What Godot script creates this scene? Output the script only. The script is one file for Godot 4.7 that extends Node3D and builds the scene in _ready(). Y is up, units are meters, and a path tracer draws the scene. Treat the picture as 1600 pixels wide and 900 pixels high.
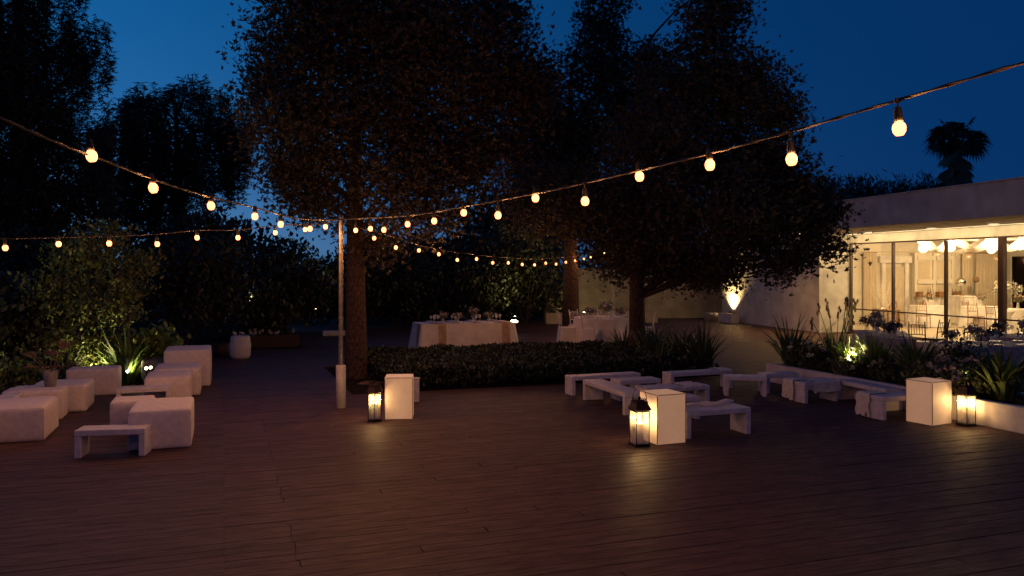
extends Node3D
# A garden terrace at dusk: timber deck, string lights, white poufs and benches, candle lanterns, light cubes, a lit pavilion.

var M := {}                     # materials
var taken := {}                 # names in use, per parent
var rng := RandomNumberGenerator.new()
var UD := Vector3(.943, 0, -.334)   # along the deck boards
var VD := Vector3(-.334, 0, -.943)  # across the boards, away from the camera
const DECK_TURN := 0.3405
const BT := -1.3273                 # turn of the pavilion
var LEAF := {}

# ------------------------------------------------------------------ naming
func numbered(called: String, parent: Node) -> String:
	var key := str(parent.get_instance_id()) + called
	var n: int = taken.get(key, 0)
	taken[key] = n + 1
	return called if n == 0 else "%s_%03d" % [called, n]

func put(o: Node3D, called: String, parent: Node = self) -> Node3D:
	o.name = numbered(called, parent)
	parent.add_child(o, true)
	return o

func tag(o: Node, label: String, category := "", group := "", kind := ""):
	if label: o.set_meta("label", label)
	if category: o.set_meta("category", category)
	if group: o.set_meta("group", group)
	if kind: o.set_meta("kind", kind)
	return o

func thing(called: String, label: String, category: String, where := Vector3.ZERO, turn := 0.0, group := "") -> Node3D:
	var o := Node3D.new()
	put(o, called)
	o.position = where
	o.rotation.y = turn
	tag(o, label, category, group)
	return o

func obj(called: String, st, m: Material, parent: Node = self) -> MeshInstance3D:
	var o := MeshInstance3D.new()
	o.mesh = st if st is Mesh else done(st)
	o.material_override = m
	put(o, called, parent)
	return o

func struct(called: String, st, m: Material) -> MeshInstance3D:
	var o := obj(called, st, m)
	o.set_meta("kind", "structure")
	return o

func dup(src: Node3D, called: String, label: String, where: Vector3, turn: float, group := "") -> Node3D:
	var r: Node3D = src.duplicate()
	r.name = numbered(called, self)
	add_child(r, true)
	r.position = where
	r.rotation.y = turn
	r.set_meta("label", label)
	if group: r.set_meta("group", group)
	return r

# ------------------------------------------------------------------ places
func P(x: float, d: float, y := 0.0) -> Vector3: return Vector3(x, y, -d)
func D(u: float, v: float, y := 0.0) -> Vector3: return UD * u + VD * v + Vector3(0, y, 0)
func B(x: float, z: float, y := 0.0) -> Vector3:
	return Vector3(12.35, 0, -23.3) + Vector3(x, y, z).rotated(Vector3.UP, BT)

# ------------------------------------------------------------------ meshes
func mb(smooth := false) -> SurfaceTool:
	var st := SurfaceTool.new()
	st.begin(Mesh.PRIMITIVE_TRIANGLES)
	st.set_smooth_group(1 if smooth else -1)
	return st

func done(st: SurfaceTool) -> ArrayMesh:
	st.generate_normals()
	return st.commit()

func tri(st: SurfaceTool, a: Vector3, b: Vector3, c: Vector3, out: Vector3):
	if (b - a).cross(c - a).dot(out) > 0.0:
		st.add_vertex(a); st.add_vertex(c); st.add_vertex(b)
	else:
		st.add_vertex(a); st.add_vertex(b); st.add_vertex(c)

func quad(st: SurfaceTool, a: Vector3, b: Vector3, c: Vector3, d: Vector3, out: Vector3):
	tri(st, a, b, c, out)
	tri(st, a, c, d, out)

func box(st: SurfaceTool, c: Vector3, s: Vector3, bev := 0.0, xf := Transform3D()):
	st.set_smooth_group(-1)
	var h := s / 2.0
	bev = minf(bev, minf(h.x, minf(h.y, h.z)) * .9)
	var ctr := xf * c
	for ax in 3:
		var e1 := (ax + 1) % 3
		var e2 := (ax + 2) % 3
		for sg in [-1.0, 1.0]:
			var q := []
			for k in [[-1.0, -1.0], [1.0, -1.0], [1.0, 1.0], [-1.0, 1.0]]:
				var p := Vector3.ZERO
				p[ax] = sg * h[ax]
				p[e1] = k[0] * (h[e1] - bev)
				p[e2] = k[1] * (h[e2] - bev)
				q.append(xf * (c + p))
			quad(st, q[0], q[1], q[2], q[3], (q[0] + q[2]) / 2.0 - ctr)
	if bev <= 0.0: return
	for ax in 3:   # edges parallel to ax
		var e1 := (ax + 1) % 3
		var e2 := (ax + 2) % 3
		for s1 in [-1.0, 1.0]:
			for s2 in [-1.0, 1.0]:
				var q := []
				for k in [[-1.0, 0], [1.0, 0], [1.0, 1], [-1.0, 1]]:
					var p := Vector3.ZERO
					p[ax] = k[0] * (h[ax] - bev)
					p[e1] = s1 * (h[e1] - (bev if k[1] == 1 else 0.0))
					p[e2] = s2 * (h[e2] - (0.0 if k[1] == 1 else bev))
					q.append(xf * (c + p))
				quad(st, q[0], q[1], q[2], q[3], (q[0] + q[2]) / 2.0 - ctr)
	for sx in [-1.0, 1.0]:
		for sy in [-1.0, 1.0]:
			for sz in [-1.0, 1.0]:
				var s3 := Vector3(sx, sy, sz)
				var q := []
				for ax in 3:
					var p := h - Vector3(bev, bev, bev)
					p[ax] = h[ax]
					q.append(xf * (c + p * s3))
				tri(st, q[0], q[1], q[2], q[0] - ctr)

func ring_frame(t: Vector3) -> Array:
	var a := t.cross(Vector3.UP)
	if a.length() < .05: a = t.cross(Vector3.RIGHT)
	a = a.normalized()
	return [a, a.cross(t).normalized()]

func tube(st: SurfaceTool, pts: Array, radii, sides := 6, caps := true):
	st.set_smooth_group(1)
	var rings := []
	var n := pts.size()
	var pa := Vector3.ZERO
	for i in n:
		var t: Vector3 = (pts[mini(i + 1, n - 1)] - pts[maxi(i - 1, 0)]).normalized()
		var a: Vector3
		if i == 0: a = ring_frame(t)[0]
		else:
			a = pa - t * pa.dot(t)
			a = a.normalized() if a.length() > .01 else ring_frame(t)[0]
		pa = a
		var b := a.cross(t).normalized()
		var r: float = radii[i] if radii is Array else radii
		var ring := []
		for k in sides:
			var an := TAU * k / sides
			ring.append(pts[i] + (a * cos(an) + b * sin(an)) * r)
		rings.append(ring)
	for i in n - 1:
		for k in sides:
			var k2 := (k + 1) % sides
			quad(st, rings[i][k], rings[i][k2], rings[i + 1][k2], rings[i + 1][k], (rings[i][k] + rings[i + 1][k2]) / 2.0 - (pts[i] + pts[i + 1]) / 2.0)
	if caps:
		st.set_smooth_group(-1)
		for e in [0, n - 1]:
			var out: Vector3 = pts[0] - pts[1] if e == 0 else pts[n - 1] - pts[n - 2]
			for k in sides: tri(st, pts[e], rings[e][k], rings[e][(k + 1) % sides], out)

func lathe(st: SurfaceTool, prof: Array, segs := 12, xf := Transform3D(), sharp := false, start := 0.0):
	for i in prof.size() - 1:
		st.set_smooth_group(-1 if sharp else 1)
		var p: Vector2 = prof[i]
		var q: Vector2 = prof[i + 1]
		var nrm := Vector2(q.y - p.y, p.x - q.x)   # outward for a profile that runs upwards
		for k in segs:
			var a := start + TAU * k / segs
			var b := start + TAU * (k + 1) / segs
			var m := (a + b) / 2
			var out := xf.basis * Vector3(cos(m) * nrm.x, nrm.y, sin(m) * nrm.x)
			var v := [Vector3(cos(a) * p.x, p.y, sin(a) * p.x), Vector3(cos(b) * p.x, p.y, sin(b) * p.x), Vector3(cos(b) * q.x, q.y, sin(b) * q.x), Vector3(cos(a) * q.x, q.y, sin(a) * q.x)]
			if p.x > 0.0001: tri(st, xf * v[0], xf * v[1], xf * v[2], out)
			if q.x > 0.0001: tri(st, xf * v[0], xf * v[2], xf * v[3], out)

func ball(st: SurfaceTool, c: Vector3, r: float, sy := 1.0, segs := 10):
	var prof := []
	for i in 7: prof.append(Vector2(sin(PI * i / 6) * r, -cos(PI * i / 6) * r * sy))
	lathe(st, prof, segs, Transform3D(Basis(), c))

func soft_box(s: Vector3, r: float, puff: float, seed_: int) -> ArrayMesh:
	# an upholstered cube: rounded edges, slightly full faces; base at y = 0
	var st := mb(true)
	var n := 10
	var h := s / 2.0
	var nz := FastNoiseLite.new()
	nz.seed = seed_
	nz.frequency = 2.2
	for ax in 3:
		var e1 := (ax + 1) % 3
		var e2 := (ax + 2) % 3
		for sg in [-1.0, 1.0]:
			var g := []
			for i in n + 1:
				var row := []
				for j in n + 1:
					var p := Vector3.ZERO
					p[ax] = sg * h[ax]
					p[e1] = grid_at(i, n) * h[e1]
					p[e2] = grid_at(j, n) * h[e2]
					var core := Vector3(clampf(p.x, -h.x + r, h.x - r), clampf(p.y, -h.y + r, h.y - r), clampf(p.z, -h.z + r, h.z - r))
					var dir := (p - core)
					var q := core + dir.normalized() * r if dir.length() > .0001 else p
					var f := (1.0 - pow(absf(p[e1] / h[e1]), 2.0)) * (1.0 - pow(absf(p[e2] / h[e2]), 2.0))
					if not (ax == 1 and sg < 0): q[ax] += sg * f * puff
					q += dir.normalized() * nz.get_noise_3dv(p * 2.0) * .006
					row.append(q + Vector3(0, h.y, 0))
				g.append(row)
			var out := Vector3.ZERO
			out[ax] = sg
			for i in n:
				for j in n: quad(st, g[i][j], g[i + 1][j], g[i + 1][j + 1], g[i][j + 1], out)
	return done(st)

func grid_at(i: int, n: int) -> float:
	var t := 2.0 * i / n - 1.0
	return signf(t) * (1.0 - pow(1.0 - absf(t), 1.6))

# ------------------------------------------------------------------ materials
func lin(r: float, g: float, b: float) -> Color: return Color(r, g, b).linear_to_srgb()

func mat(r: float, g: float, b: float, rough := .8, metal := 0.0) -> StandardMaterial3D:
	var m := StandardMaterial3D.new()
	m.albedo_color = lin(r, g, b)
	m.roughness = rough
	m.metallic = metal
	return m

func noise_tex(freq: float, lo: float, hi: float, seed_: int, octaves := 4, normal := 0.0, size := 512) -> NoiseTexture2D:
	var f := FastNoiseLite.new()
	f.seed = seed_
	f.frequency = freq
	f.fractal_octaves = octaves
	f.noise_type = FastNoiseLite.TYPE_SIMPLEX
	var t := NoiseTexture2D.new()
	t.width = size; t.height = size
	t.noise = f
	t.seamless = true
	if normal > 0.0:
		t.as_normal_map = true
		t.bump_strength = normal
	else:
		var g := Gradient.new()
		g.set_color(0, Color(lo, lo, lo)); g.set_color(1, Color(hi, hi, hi))
		t.color_ramp = g
	return t

func rough_up(m: StandardMaterial3D, tex: Texture2D, scale: float, nrm: Texture2D = null, strength := 1.0, world := false):
	m.uv1_triplanar = true
	m.uv1_world_triplanar = world
	m.uv1_scale = Vector3.ONE * scale
	if tex: m.albedo_texture = tex
	if nrm:
		m.normal_enabled = true
		m.normal_texture = nrm
		m.normal_scale = strength

func glow(r: float, g: float, b: float, energy: float) -> StandardMaterial3D:
	var m := mat(.8, .8, .8, .5)
	m.emission_enabled = true
	m.emission = lin(r, g, b)
	m.emission_energy_multiplier = energy
	return m

func leaf_mat(back := .3) -> StandardMaterial3D:
	var m := mat(1, 1, 1, .55)
	m.vertex_color_use_as_albedo = true
	m.cull_mode = BaseMaterial3D.CULL_DISABLED
	m.backlight_enabled = true
	m.backlight = Color(back, back, back * .6)
	return m

func glass_mat(a := .08) -> StandardMaterial3D:
	var m := StandardMaterial3D.new()
	m.transparency = BaseMaterial3D.TRANSPARENCY_ALPHA
	m.albedo_color = Color(.95, .95, .9, a)
	m.roughness = .03
	m.metallic_specular = .5
	return m

func make_materials():
	var fine_n := noise_tex(.12, 0, 1, 5, 3, 4.0, 256)
	var soft_n := noise_tex(.012, 0, 1, 6, 4, 5.0, 256)
	var mottle := noise_tex(.012, .72, 1.0, 7, 5)
	var wood_t := noise_tex(.010, .66, 1.0, 8, 5)
	var wood_n := noise_tex(.012, 0, 1, 9, 5, 5.0)
	var m := mat(.112, .060, .056, .72)          # deck boards, tinted per board
	m.vertex_color_use_as_albedo = true
	m.albedo_texture = wood_t
	m.normal_enabled = true; m.normal_texture = wood_n; m.normal_scale = .2
	m.uv1_scale = Vector3(.35, 2.3, 1)
	m.roughness_texture = noise_tex(.014, .7, 1.0, 18, 4)
	m.metallic_specular = .3
	M.deck = m
	M.soil = mat(.035, .025, .018, .95); rough_up(M.soil, mottle, .9, soft_n, 1.5)
	M.ground = mat(.03, .03, .02, .95); rough_up(M.ground, mottle, .35, soft_n, 1.0)
	M.soil.metallic_specular = .1
	M.ground.metallic_specular = 0.0
	M.fabric = mat(.68, .61, .59, .85); rough_up(M.fabric, noise_tex(.01, .9, 1.0, 11, 4, 0.0, 256), 3.0, fine_n, .15)
	M.fabric.rim_enabled = true; M.fabric.rim = .25
	M.white = mat(.70, .66, .66, .42); rough_up(M.white, noise_tex(.02, .86, 1.0, 12, 5, 0.0, 256), 1.1, soft_n, .12)
	M.cloth = mat(.6, .45, .43, .85); rough_up(M.cloth, mottle, .8, fine_n, .25)
	M.white_cloth = mat(.8, .75, .69, .85); rough_up(M.white_cloth, noise_tex(.01, .88, 1.0, 13, 4, 0.0, 256), .8, fine_n, .25)
	M.gold_cloth = mat(.6, .43, .27, .65); rough_up(M.gold_cloth, mottle, .8, fine_n, .3)
	M.shawl = mat(.74, .66, .54, .9); rough_up(M.shawl, noise_tex(.01, .9, 1.0, 27, 4, 0.0, 256), 2.0, soft_n, .25)
	M.plaster = mat(.70, .66, .61, .9); rough_up(M.plaster, noise_tex(.006, .84, 1.0, 14, 5), .35, soft_n, .15)
	M.cream_wall = mat(.56, .5, .36, .9); rough_up(M.cream_wall, noise_tex(.006, .78, 1.0, 15, 5), .35, soft_n, .2)
	M.planter = mat(.70, .66, .64, .75); rough_up(M.planter, noise_tex(.007, .82, 1.0, 16, 5), .6, soft_n, .15)
	M.black_metal = mat(.022, .016, .012, .5, .6); rough_up(M.black_metal, noise_tex(.03, .6, 1.0, 17, 4, 0.0, 256), 4.0)
	M.rust_metal = mat(.09, .045, .025, .6, .4); rough_up(M.rust_metal, noise_tex(.03, .4, 1.0, 19, 4, 0.0, 256), 5.0)
	M.pole = mat(.42, .36, .28, .32, .8); rough_up(M.pole, noise_tex(.02, .7, 1.0, 20, 4, 0.0, 256), 2.0)
	M.sleeve = mat(.62, .56, .55, .6); rough_up(M.sleeve, noise_tex(.01, .8, 1.0, 21, 4, 0.0, 256), 2.0, soft_n, .2)
	M.rubber = mat(.02, .018, .016, .7)
	M.cable = mat(.035, .024, .016, .75)
	M.frame = mat(.035, .008, .006, .5)
	M.bark = mat(.13, .07, .05, .95); rough_up(M.bark, noise_tex(.02, .35, 1.0, 22, 5), 1.4, noise_tex(.03, 0, 1, 23, 4, 10.0, 256), 1.2)
	M.bark.uv1_scale = Vector3(2.2, .7, 2.2)
	M.leaf = leaf_mat(.25)
	M.leaf_lit = leaf_mat(.5)
	M.petal = mat(.75, .72, .66, .7); M.petal.backlight_enabled = true; M.petal.backlight = Color(.3, .3, .28)
	M.stem = mat(.06, .09, .03, .7)
	M.dry = mat(.2, .11, .06, .9)
	M.wax = mat(.85, .78, .66, .5); M.wax.subsurf_scatter_enabled = true; M.wax.subsurf_scatter_strength = .25
	M.dry_leaf = mat(.16, .11, .08, .8); M.dry_leaf.cull_mode = BaseMaterial3D.CULL_DISABLED
	M.palm = mat(.04, .05, .025, .7); M.palm.cull_mode = BaseMaterial3D.CULL_DISABLED
	M.palm_dead = mat(.14, .095, .06, .9); M.palm_dead.cull_mode = BaseMaterial3D.CULL_DISABLED
	M.glass = glass_mat(.15)
	M.pane = glass_mat(.04); M.pane.albedo_color = Color(.1, .1, .1, .04)
	M.swag = M.white_cloth.duplicate(); M.swag.backlight_enabled = true; M.swag.backlight = Color(.8, .8, .8); M.swag.cull_mode = BaseMaterial3D.CULL_DISABLED
	M.flame = glow(1.0, .72, .32, 9.0)
	M.bulb = glow(1.0, .27, .085, 5.5)
	M.cube = glow(1.0, .50, .22, .26); M.cube.albedo_color = lin(.72, .66, .6); M.cube.roughness = .5
	rough_up(M.cube, noise_tex(.01, .88, 1.0, 24, 4, 0.0, 256), .9)
	M.seam = mat(.16, .07, .05, .7)
	M.spot = glow(1.0, .86, .5, 12.0)
	M.downlight = glow(1.0, .85, .5, 3.0)
	M.cove = glow(1.0, .82, .45, 1.6)
	M.globe = glow(1.0, .82, .5, 2.2)
	M.wine_glass = glass_mat(.22)
	M.silver = mat(.8, .78, .74, .15, 1.0)
	M.wood = mat(.34, .16, .06, .55); rough_up(M.wood, wood_t, 2.0)
	M.floor_in = mat(.55, .46, .33, .35); rough_up(M.floor_in, mottle, .5)
	M.room = mat(.72, .66, .55, .9); rough_up(M.room, noise_tex(.005, .9, 1.0, 25, 4, 0.0, 256), .4)
	M.curtain = mat(.6, .5, .37, .9); rough_up(M.curtain, noise_tex(.006, .92, 1.0, 26, 3, 0.0, 256), .5)
	M.black = mat(.004, .0035, .0035, 1.0); M.black.metallic_specular = 0.0
	M.stone = mat(.3, .27, .25, .85); rough_up(M.stone, mottle, 1.5, soft_n, .5)
	M.grey_pot = mat(.3, .28, .26, .75); rough_up(M.grey_pot, mottle, 2.0, soft_n, .3)

# ------------------------------------------------------------------ foliage
func make_leaves():
	var st := mb()                                     # lobed leaf, five points
	var c := Vector3(0, .42, 0)
	var ring := []
	var rr := [.42, .2, .5, .22, .6, .22, .5, .2, .42, .14]
	for i in 10:
		var a := -PI / 2 + TAU * (i + .5 + .5) / 10.0
		ring.append(c + Vector3(cos(a) * rr[i], sin(a) * rr[i], .10 * sin(i * 2.1)))
	for i in 10: tri(st, c, ring[i], ring[(i + 1) % 10], Vector3(0, 0, 1))
	LEAF.lobed = done(st)
	st = mb()                                          # oval leaf, folded on its midrib
	var w := [0.0, .2, .27, .2, 0.0]
	for i in 4:
		var y0 := i / 4.0
		var y1 := (i + 1) / 4.0
		for s in [-1.0, 1.0]:
			quad(st, Vector3(0, y0, 0), Vector3(s * w[i], y0, .12 * w[i]), Vector3(s * w[i + 1], y1, .12 * w[i + 1]), Vector3(0, y1, 0), Vector3(0, 0, 1))
	LEAF.oval = done(st)
	st = mb()                                          # narrow leaf
	tri(st, Vector3(-.09, .1, 0), Vector3(.09, .1, 0), Vector3(.05, .6, .06), Vector3(0, 0, 1))
	tri(st, Vector3(-.09, .1, 0), Vector3(.05, .6, .06), Vector3(-.05, .6, .06), Vector3(0, 0, 1))
	tri(st, Vector3(-.05, .6, .06), Vector3(.05, .6, .06), Vector3(0, 1, -.02), Vector3(0, 0, 1))
	LEAF.narrow = done(st)
	st = mb()                                          # a sprig: five narrow leaflets
	for k in 5:
		var b := Basis(Vector3(0, 0, 1), (k - 2) * .55) * Basis(Vector3(0, 1, 0), k * 1.3)
		var o := Vector3(0, .1 * k, 0)
		tri(st, o + b * Vector3(-.07, .1, 0), o + b * Vector3(.07, .1, 0), o + b * Vector3(0, .75, .08), Vector3(0, 0, 1))
	LEAF.sprig = done(st)
	st = mb()                                          # small petal cluster
	for k in 6:
		var b := Basis(Vector3(0, 1, 0), TAU * k / 6) * Basis(Vector3(1, 0, 0), .6)
		quad(st, b * Vector3(-.12, 0, 0), b * Vector3(.12, 0, 0), b * Vector3(.22, .7, .1), b * Vector3(-.22, .7, .1), b * Vector3(0, 0, 1))
	LEAF.bloom = done(st)

func gauss() -> Vector3: return Vector3(rng.randfn(), rng.randfn(), rng.randfn())

func scatter(called: String, xs: Array, cols: Array, mesh_: Mesh, m: Material, parent: Node) -> MultiMeshInstance3D:
	var mm := MultiMesh.new()
	mm.transform_format = MultiMesh.TRANSFORM_3D
	mm.use_colors = true
	mm.mesh = mesh_
	mm.instance_count = xs.size()
	for i in xs.size():
		mm.set_instance_transform(i, xs[i])
		mm.set_instance_color(i, cols[i])
	var o := MultiMeshInstance3D.new()
	o.multimesh = mm
	o.material_override = m
	put(o, called, parent)
	o.set_meta("kind", "stuff")
	return o

func tone(c: Color, vary := .35) -> Color:
	var k := 1.0 + rng.randf_range(-vary, vary)
	return Color(c.r * k * rng.randf_range(.85, 1.15), c.g * k, c.b * k * rng.randf_range(.85, 1.15), 1)

func rand_basis(size: float, droop := 0.0) -> Basis:
	var b := Basis(Vector3.UP, rng.randf() * TAU)
	b = b * Basis(Vector3.RIGHT, rng.randf_range(-1.3, 1.3) + (PI * droop))
	b = b * Basis(Vector3.FORWARD, rng.randf_range(-.9, .9))
	return b.scaled(Vector3.ONE * size)

# clumps: [x, y, depth, rx, ry]; leaves gather in twig-sized clusters through each clump, and gaps stay between them
func crown(parent: Node3D, clumps: Array, n: int, per: int, mesh_: Mesh, size: float, col: Color, spread := .2, droop := false, m: Material = null, called := "crown", flat := .8) -> MultiMeshInstance3D:
	var xs := []
	var cols := []
	var total := 0.0
	for c in clumps: total += c[3] * c[4]
	var inv := parent.global_transform.affine_inverse()
	for c in clumps:
		var cnt := int(n * c[3] * c[4] / total / per)
		for k in cnt:
			var dir := gauss().normalized()
			var rad := pow(rng.randf(), .45)
			var ctr := Vector3(c[0], c[1], -c[2]) + Vector3(dir.x * c[3], dir.y * c[4], dir.z * (c[3] + c[4]) * .5) * rad
			var cc := tone(col, .3)
			var len_ := rng.randf_range(.5, 1.5)
			for j in per:
				var p := ctr
				var b: Basis
				if droop:
					p += Vector3(rng.randfn() * .05, -len_ * j / per, rng.randfn() * .05)
					b = rand_basis(size * rng.randf_range(.7, 1.2), .8)
				else:
					p += gauss() * Vector3(spread, spread * flat, spread)
					b = rand_basis(size * rng.randf_range(.6, 1.25))
				xs.append(inv * Transform3D(b, p))
				cols.append(tone(cc, .2))
	return scatter(called, xs, cols, mesh_, m if m else M.leaf, parent)

func limb(st: SurfaceTool, a: Vector3, b: Vector3, r0: float, r1: float, sag: float, sides := 6):
	var pts := []
	var rad := []
	var off := gauss() * a.distance_to(b) * .05
	for i in 6:
		var t := i / 5.0
		pts.append(a.lerp(b, t) + off * sin(PI * t) + Vector3(0, sag * sin(PI * t), 0))
		rad.append(lerpf(r0, r1, t))
	tube(st, pts, rad, sides)

func tree(label: String, where: Vector3, trunk_h: float, r: float, top: float, clumps: Array, n: int, per: int, mesh_: Mesh, size: float, col: Color, spread := .2, droop := false, called := "tree", limbs := true) -> Node3D:
	var t := thing(called, label, "tree", where)
	var st := mb(true)
	var pts := []
	var rad := []
	for i in 9:
		var k := i / 8.0
		pts.append(Vector3(sin(k * 5.0 + where.x) * .05 * k, -.05 + top * k, cos(k * 4.0 + where.z) * .05 * k))
		rad.append(r * (1.35 if i == 0 else 1.0) * (1.0 - .8 * k) if k > .4 else r * lerpf(1.25, .85, k / .4))
	tube(st, pts, rad, 12)
	obj("trunk", st, M.bark, t)
	if limbs:
		var lb := mb(true)
		for c in clumps:
			var e := Vector3(c[0], c[1], -c[2]) - where
			var hgt := clampf(e.y - Vector2(e.x, e.z).length() * rng.randf_range(.5, .9), trunk_h * .75, top * .95)
			limb(lb, Vector3(0, hgt, 0), e, r * .24, r * .05, .1)
			for q in 4:
				var e2 := e + gauss().normalized() * Vector3(c[3], c[4], c[3]) * .9
				limb(lb, e.lerp(Vector3(0, hgt, 0), rng.randf_range(.1, .45)), e2, r * .1, r * .03, .05, 4)
		obj("limbs", lb, M.bark, t)
	crown(t, clumps, n, per, mesh_, size, col, spread, droop)
	return t

func bush(label: String, where: Vector3, rx: float, ry: float, n: int, mesh_: Mesh, size: float, col: Color, category := "shrub", group := "", called := "shrub", m: Material = null) -> Node3D:
	var t := thing(called, label, category, where, 0.0, group)
	var st := mb(true)
	for k in 5:
		var a := rng.randf() * TAU
		tube(st, [Vector3(cos(a) * .04, -.03, sin(a) * .04), Vector3(cos(a) * rx * .25, ry * .7, sin(a) * rx * .25), Vector3(cos(a) * rx * .5, ry * 1.3, sin(a) * rx * .5)], [.02, .014, .006], 5)
	obj("stems", st, M.bark, t)
	var cl := []
	for k in 7:
		var d := gauss().normalized()
		cl.append([where.x + d.x * rx * .55, where.y + ry * (1.0 + d.y * .45), -where.z + d.z * rx * .5, rx * .55, ry * .6])
	crown(t, cl, n, 5, mesh_, size, col, size * .9, false, m, "foliage")
	return t

# a clump of arching strap leaves
func strap_clump(called: String, label: String, where: Vector3, n: int, len_: float, wid: float, lean: float, col: Color, category := "plant", group := "") -> Node3D:
	var t := thing(called, label, category, where, rng.randf() * TAU, group)
	var st := mb(true)
	for k in n:
		var a := rng.randf() * TAU
		var out := Vector3(cos(a), 0, sin(a))
		var side := Vector3(-out.z, 0, out.x)
		var L := len_ * rng.randf_range(.6, 1.1)
		var bend := lean * rng.randf_range(.15, 1.25)
		var p := out * rng.randf() * .13
		var ang := rng.randf_range(.03, .62) * lean
		var prev := []
		st.set_color(tone(col, .35))
		for i in 7:
			var k2 := i / 6.0
			var w := wid * (1.0 - pow(k2, 2.2)) * (.7 + .6 * k2) + .0015
			var up := Vector3(0, cos(ang), 0) + out * sin(ang)
			var l := p - side * w
			var r := p + side * w
			if prev.size():
				var o := up.cross(side)
				quad(st, prev[0], prev[1], r, l, o)
			prev = [l, r]
			p += up * L / 6.0
			ang += bend * .34 * (.3 + k2)
	var o := obj("leaves", st, M.leaf_lit, t)
	o.set_meta("kind", "stuff")
	return t

func flower_heads(t: Node3D, pts: Array, size: float, col: Color, called := "flower"):
	var xs := []
	var cols := []
	for p in pts:
		for k in 7:
			xs.append(Transform3D(rand_basis(size * rng.randf_range(.7, 1.1)), p + gauss() * size * .3))
			cols.append(tone(col, .12))
	return scatter(called, xs, cols, LEAF.bloom, M.leaf_lit, t)

# ------------------------------------------------------------------ lights
func lamp(parent: Node, where: Vector3, col: Color, energy: float, size := .02) -> OmniLight3D:
	var l := OmniLight3D.new()
	l.light_color = col
	l.light_energy = energy
	l.light_size = size
	l.omni_range = 40.0
	l.omni_attenuation = 2.0
	l.shadow_enabled = true
	l.position = where
	put(l, "lamp_light", parent)
	return l

func spot(parent: Node, where: Vector3, dir: Vector3, col: Color, energy: float, angle: float, size := .03) -> SpotLight3D:
	var l := SpotLight3D.new()
	l.light_color = col
	l.light_energy = energy
	l.light_size = size
	l.spot_range = 40.0
	l.spot_attenuation = 2.0
	l.spot_angle = angle
	l.shadow_enabled = true
	put(l, "lamp_light", parent)
	l.position = where
	var z := -dir.normalized()
	var x := Vector3.UP.cross(z)
	x = x.normalized() if x.length() > .02 else Vector3.RIGHT
	l.basis = Basis(x, z.cross(x), z)
	return l

var WARM := lin(1.0, .56, .20)
var BULB := lin(1.0, .40, .14)

# ------------------------------------------------------------------ string lights
func string_light(label: String, cable: Array, bulbs: Array):
	var t := thing("string_lights", label, "string lights", Vector3.ZERO, 0.0, "festoon strings over the deck")
	var cv := Curve3D.new()
	for i in cable.size():
		var tang: Vector3 = (cable[mini(i + 1, cable.size() - 1)] - cable[maxi(i - 1, 0)]) / 6.0
		cv.add_point(cable[i], -tang, tang)
	var pts := []
	var L := cv.get_baked_length()
	var n := int(L / .12)
	for i in n + 1: pts.append(cv.sample_baked(L * i / n))
	var st := mb(true)
	for tw in 2:                                       # two twisted cores
		var q := []
		for i in pts.size():
			var a := i * 1.9 + PI * tw
			q.append(pts[i] + Vector3(cos(a), sin(a), 0) * .0045)
		tube(st, q, .0055, 5)
	obj("cable", st, M.cable, t)
	for b in bulbs:
		var top: Vector3 = cv.sample_baked(cv.get_closest_offset(b))
		top.y = maxf(top.y, b.y + .06)
		var dir := (top - b as Vector3).normalized()
		var s := mb(true)
		var x := dir.cross(Vector3.FORWARD).normalized()
		var bs := Basis(x, dir, x.cross(dir))
		var xf := Transform3D(bs, b)
		lathe(s, [Vector2(0, .10), Vector2(.013, .098), Vector2(.017, .09), Vector2(.021, .05), Vector2(.021, .03), Vector2(.015, .028)].map(func(v): return Vector2(v.x, v.y)), 10, xf)
		tube(s, [b + dir * .09, top], .0045, 5)
		box(s, top, Vector3(.03, .022, .022), .005)
		var so := obj("socket", s, M.rubber, t)
		var g := mb(true)
		lathe(g, [Vector2(0, -.038), Vector2(.018, -.035), Vector2(.028, -.02), Vector2(.031, 0), Vector2(.027, .016), Vector2(.016, .029), Vector2(0, .031)], 12, xf)
		var bu := obj("bulb", g, M.bulb, so)
		lamp(bu, b, BULB, .25, .02)

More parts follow.
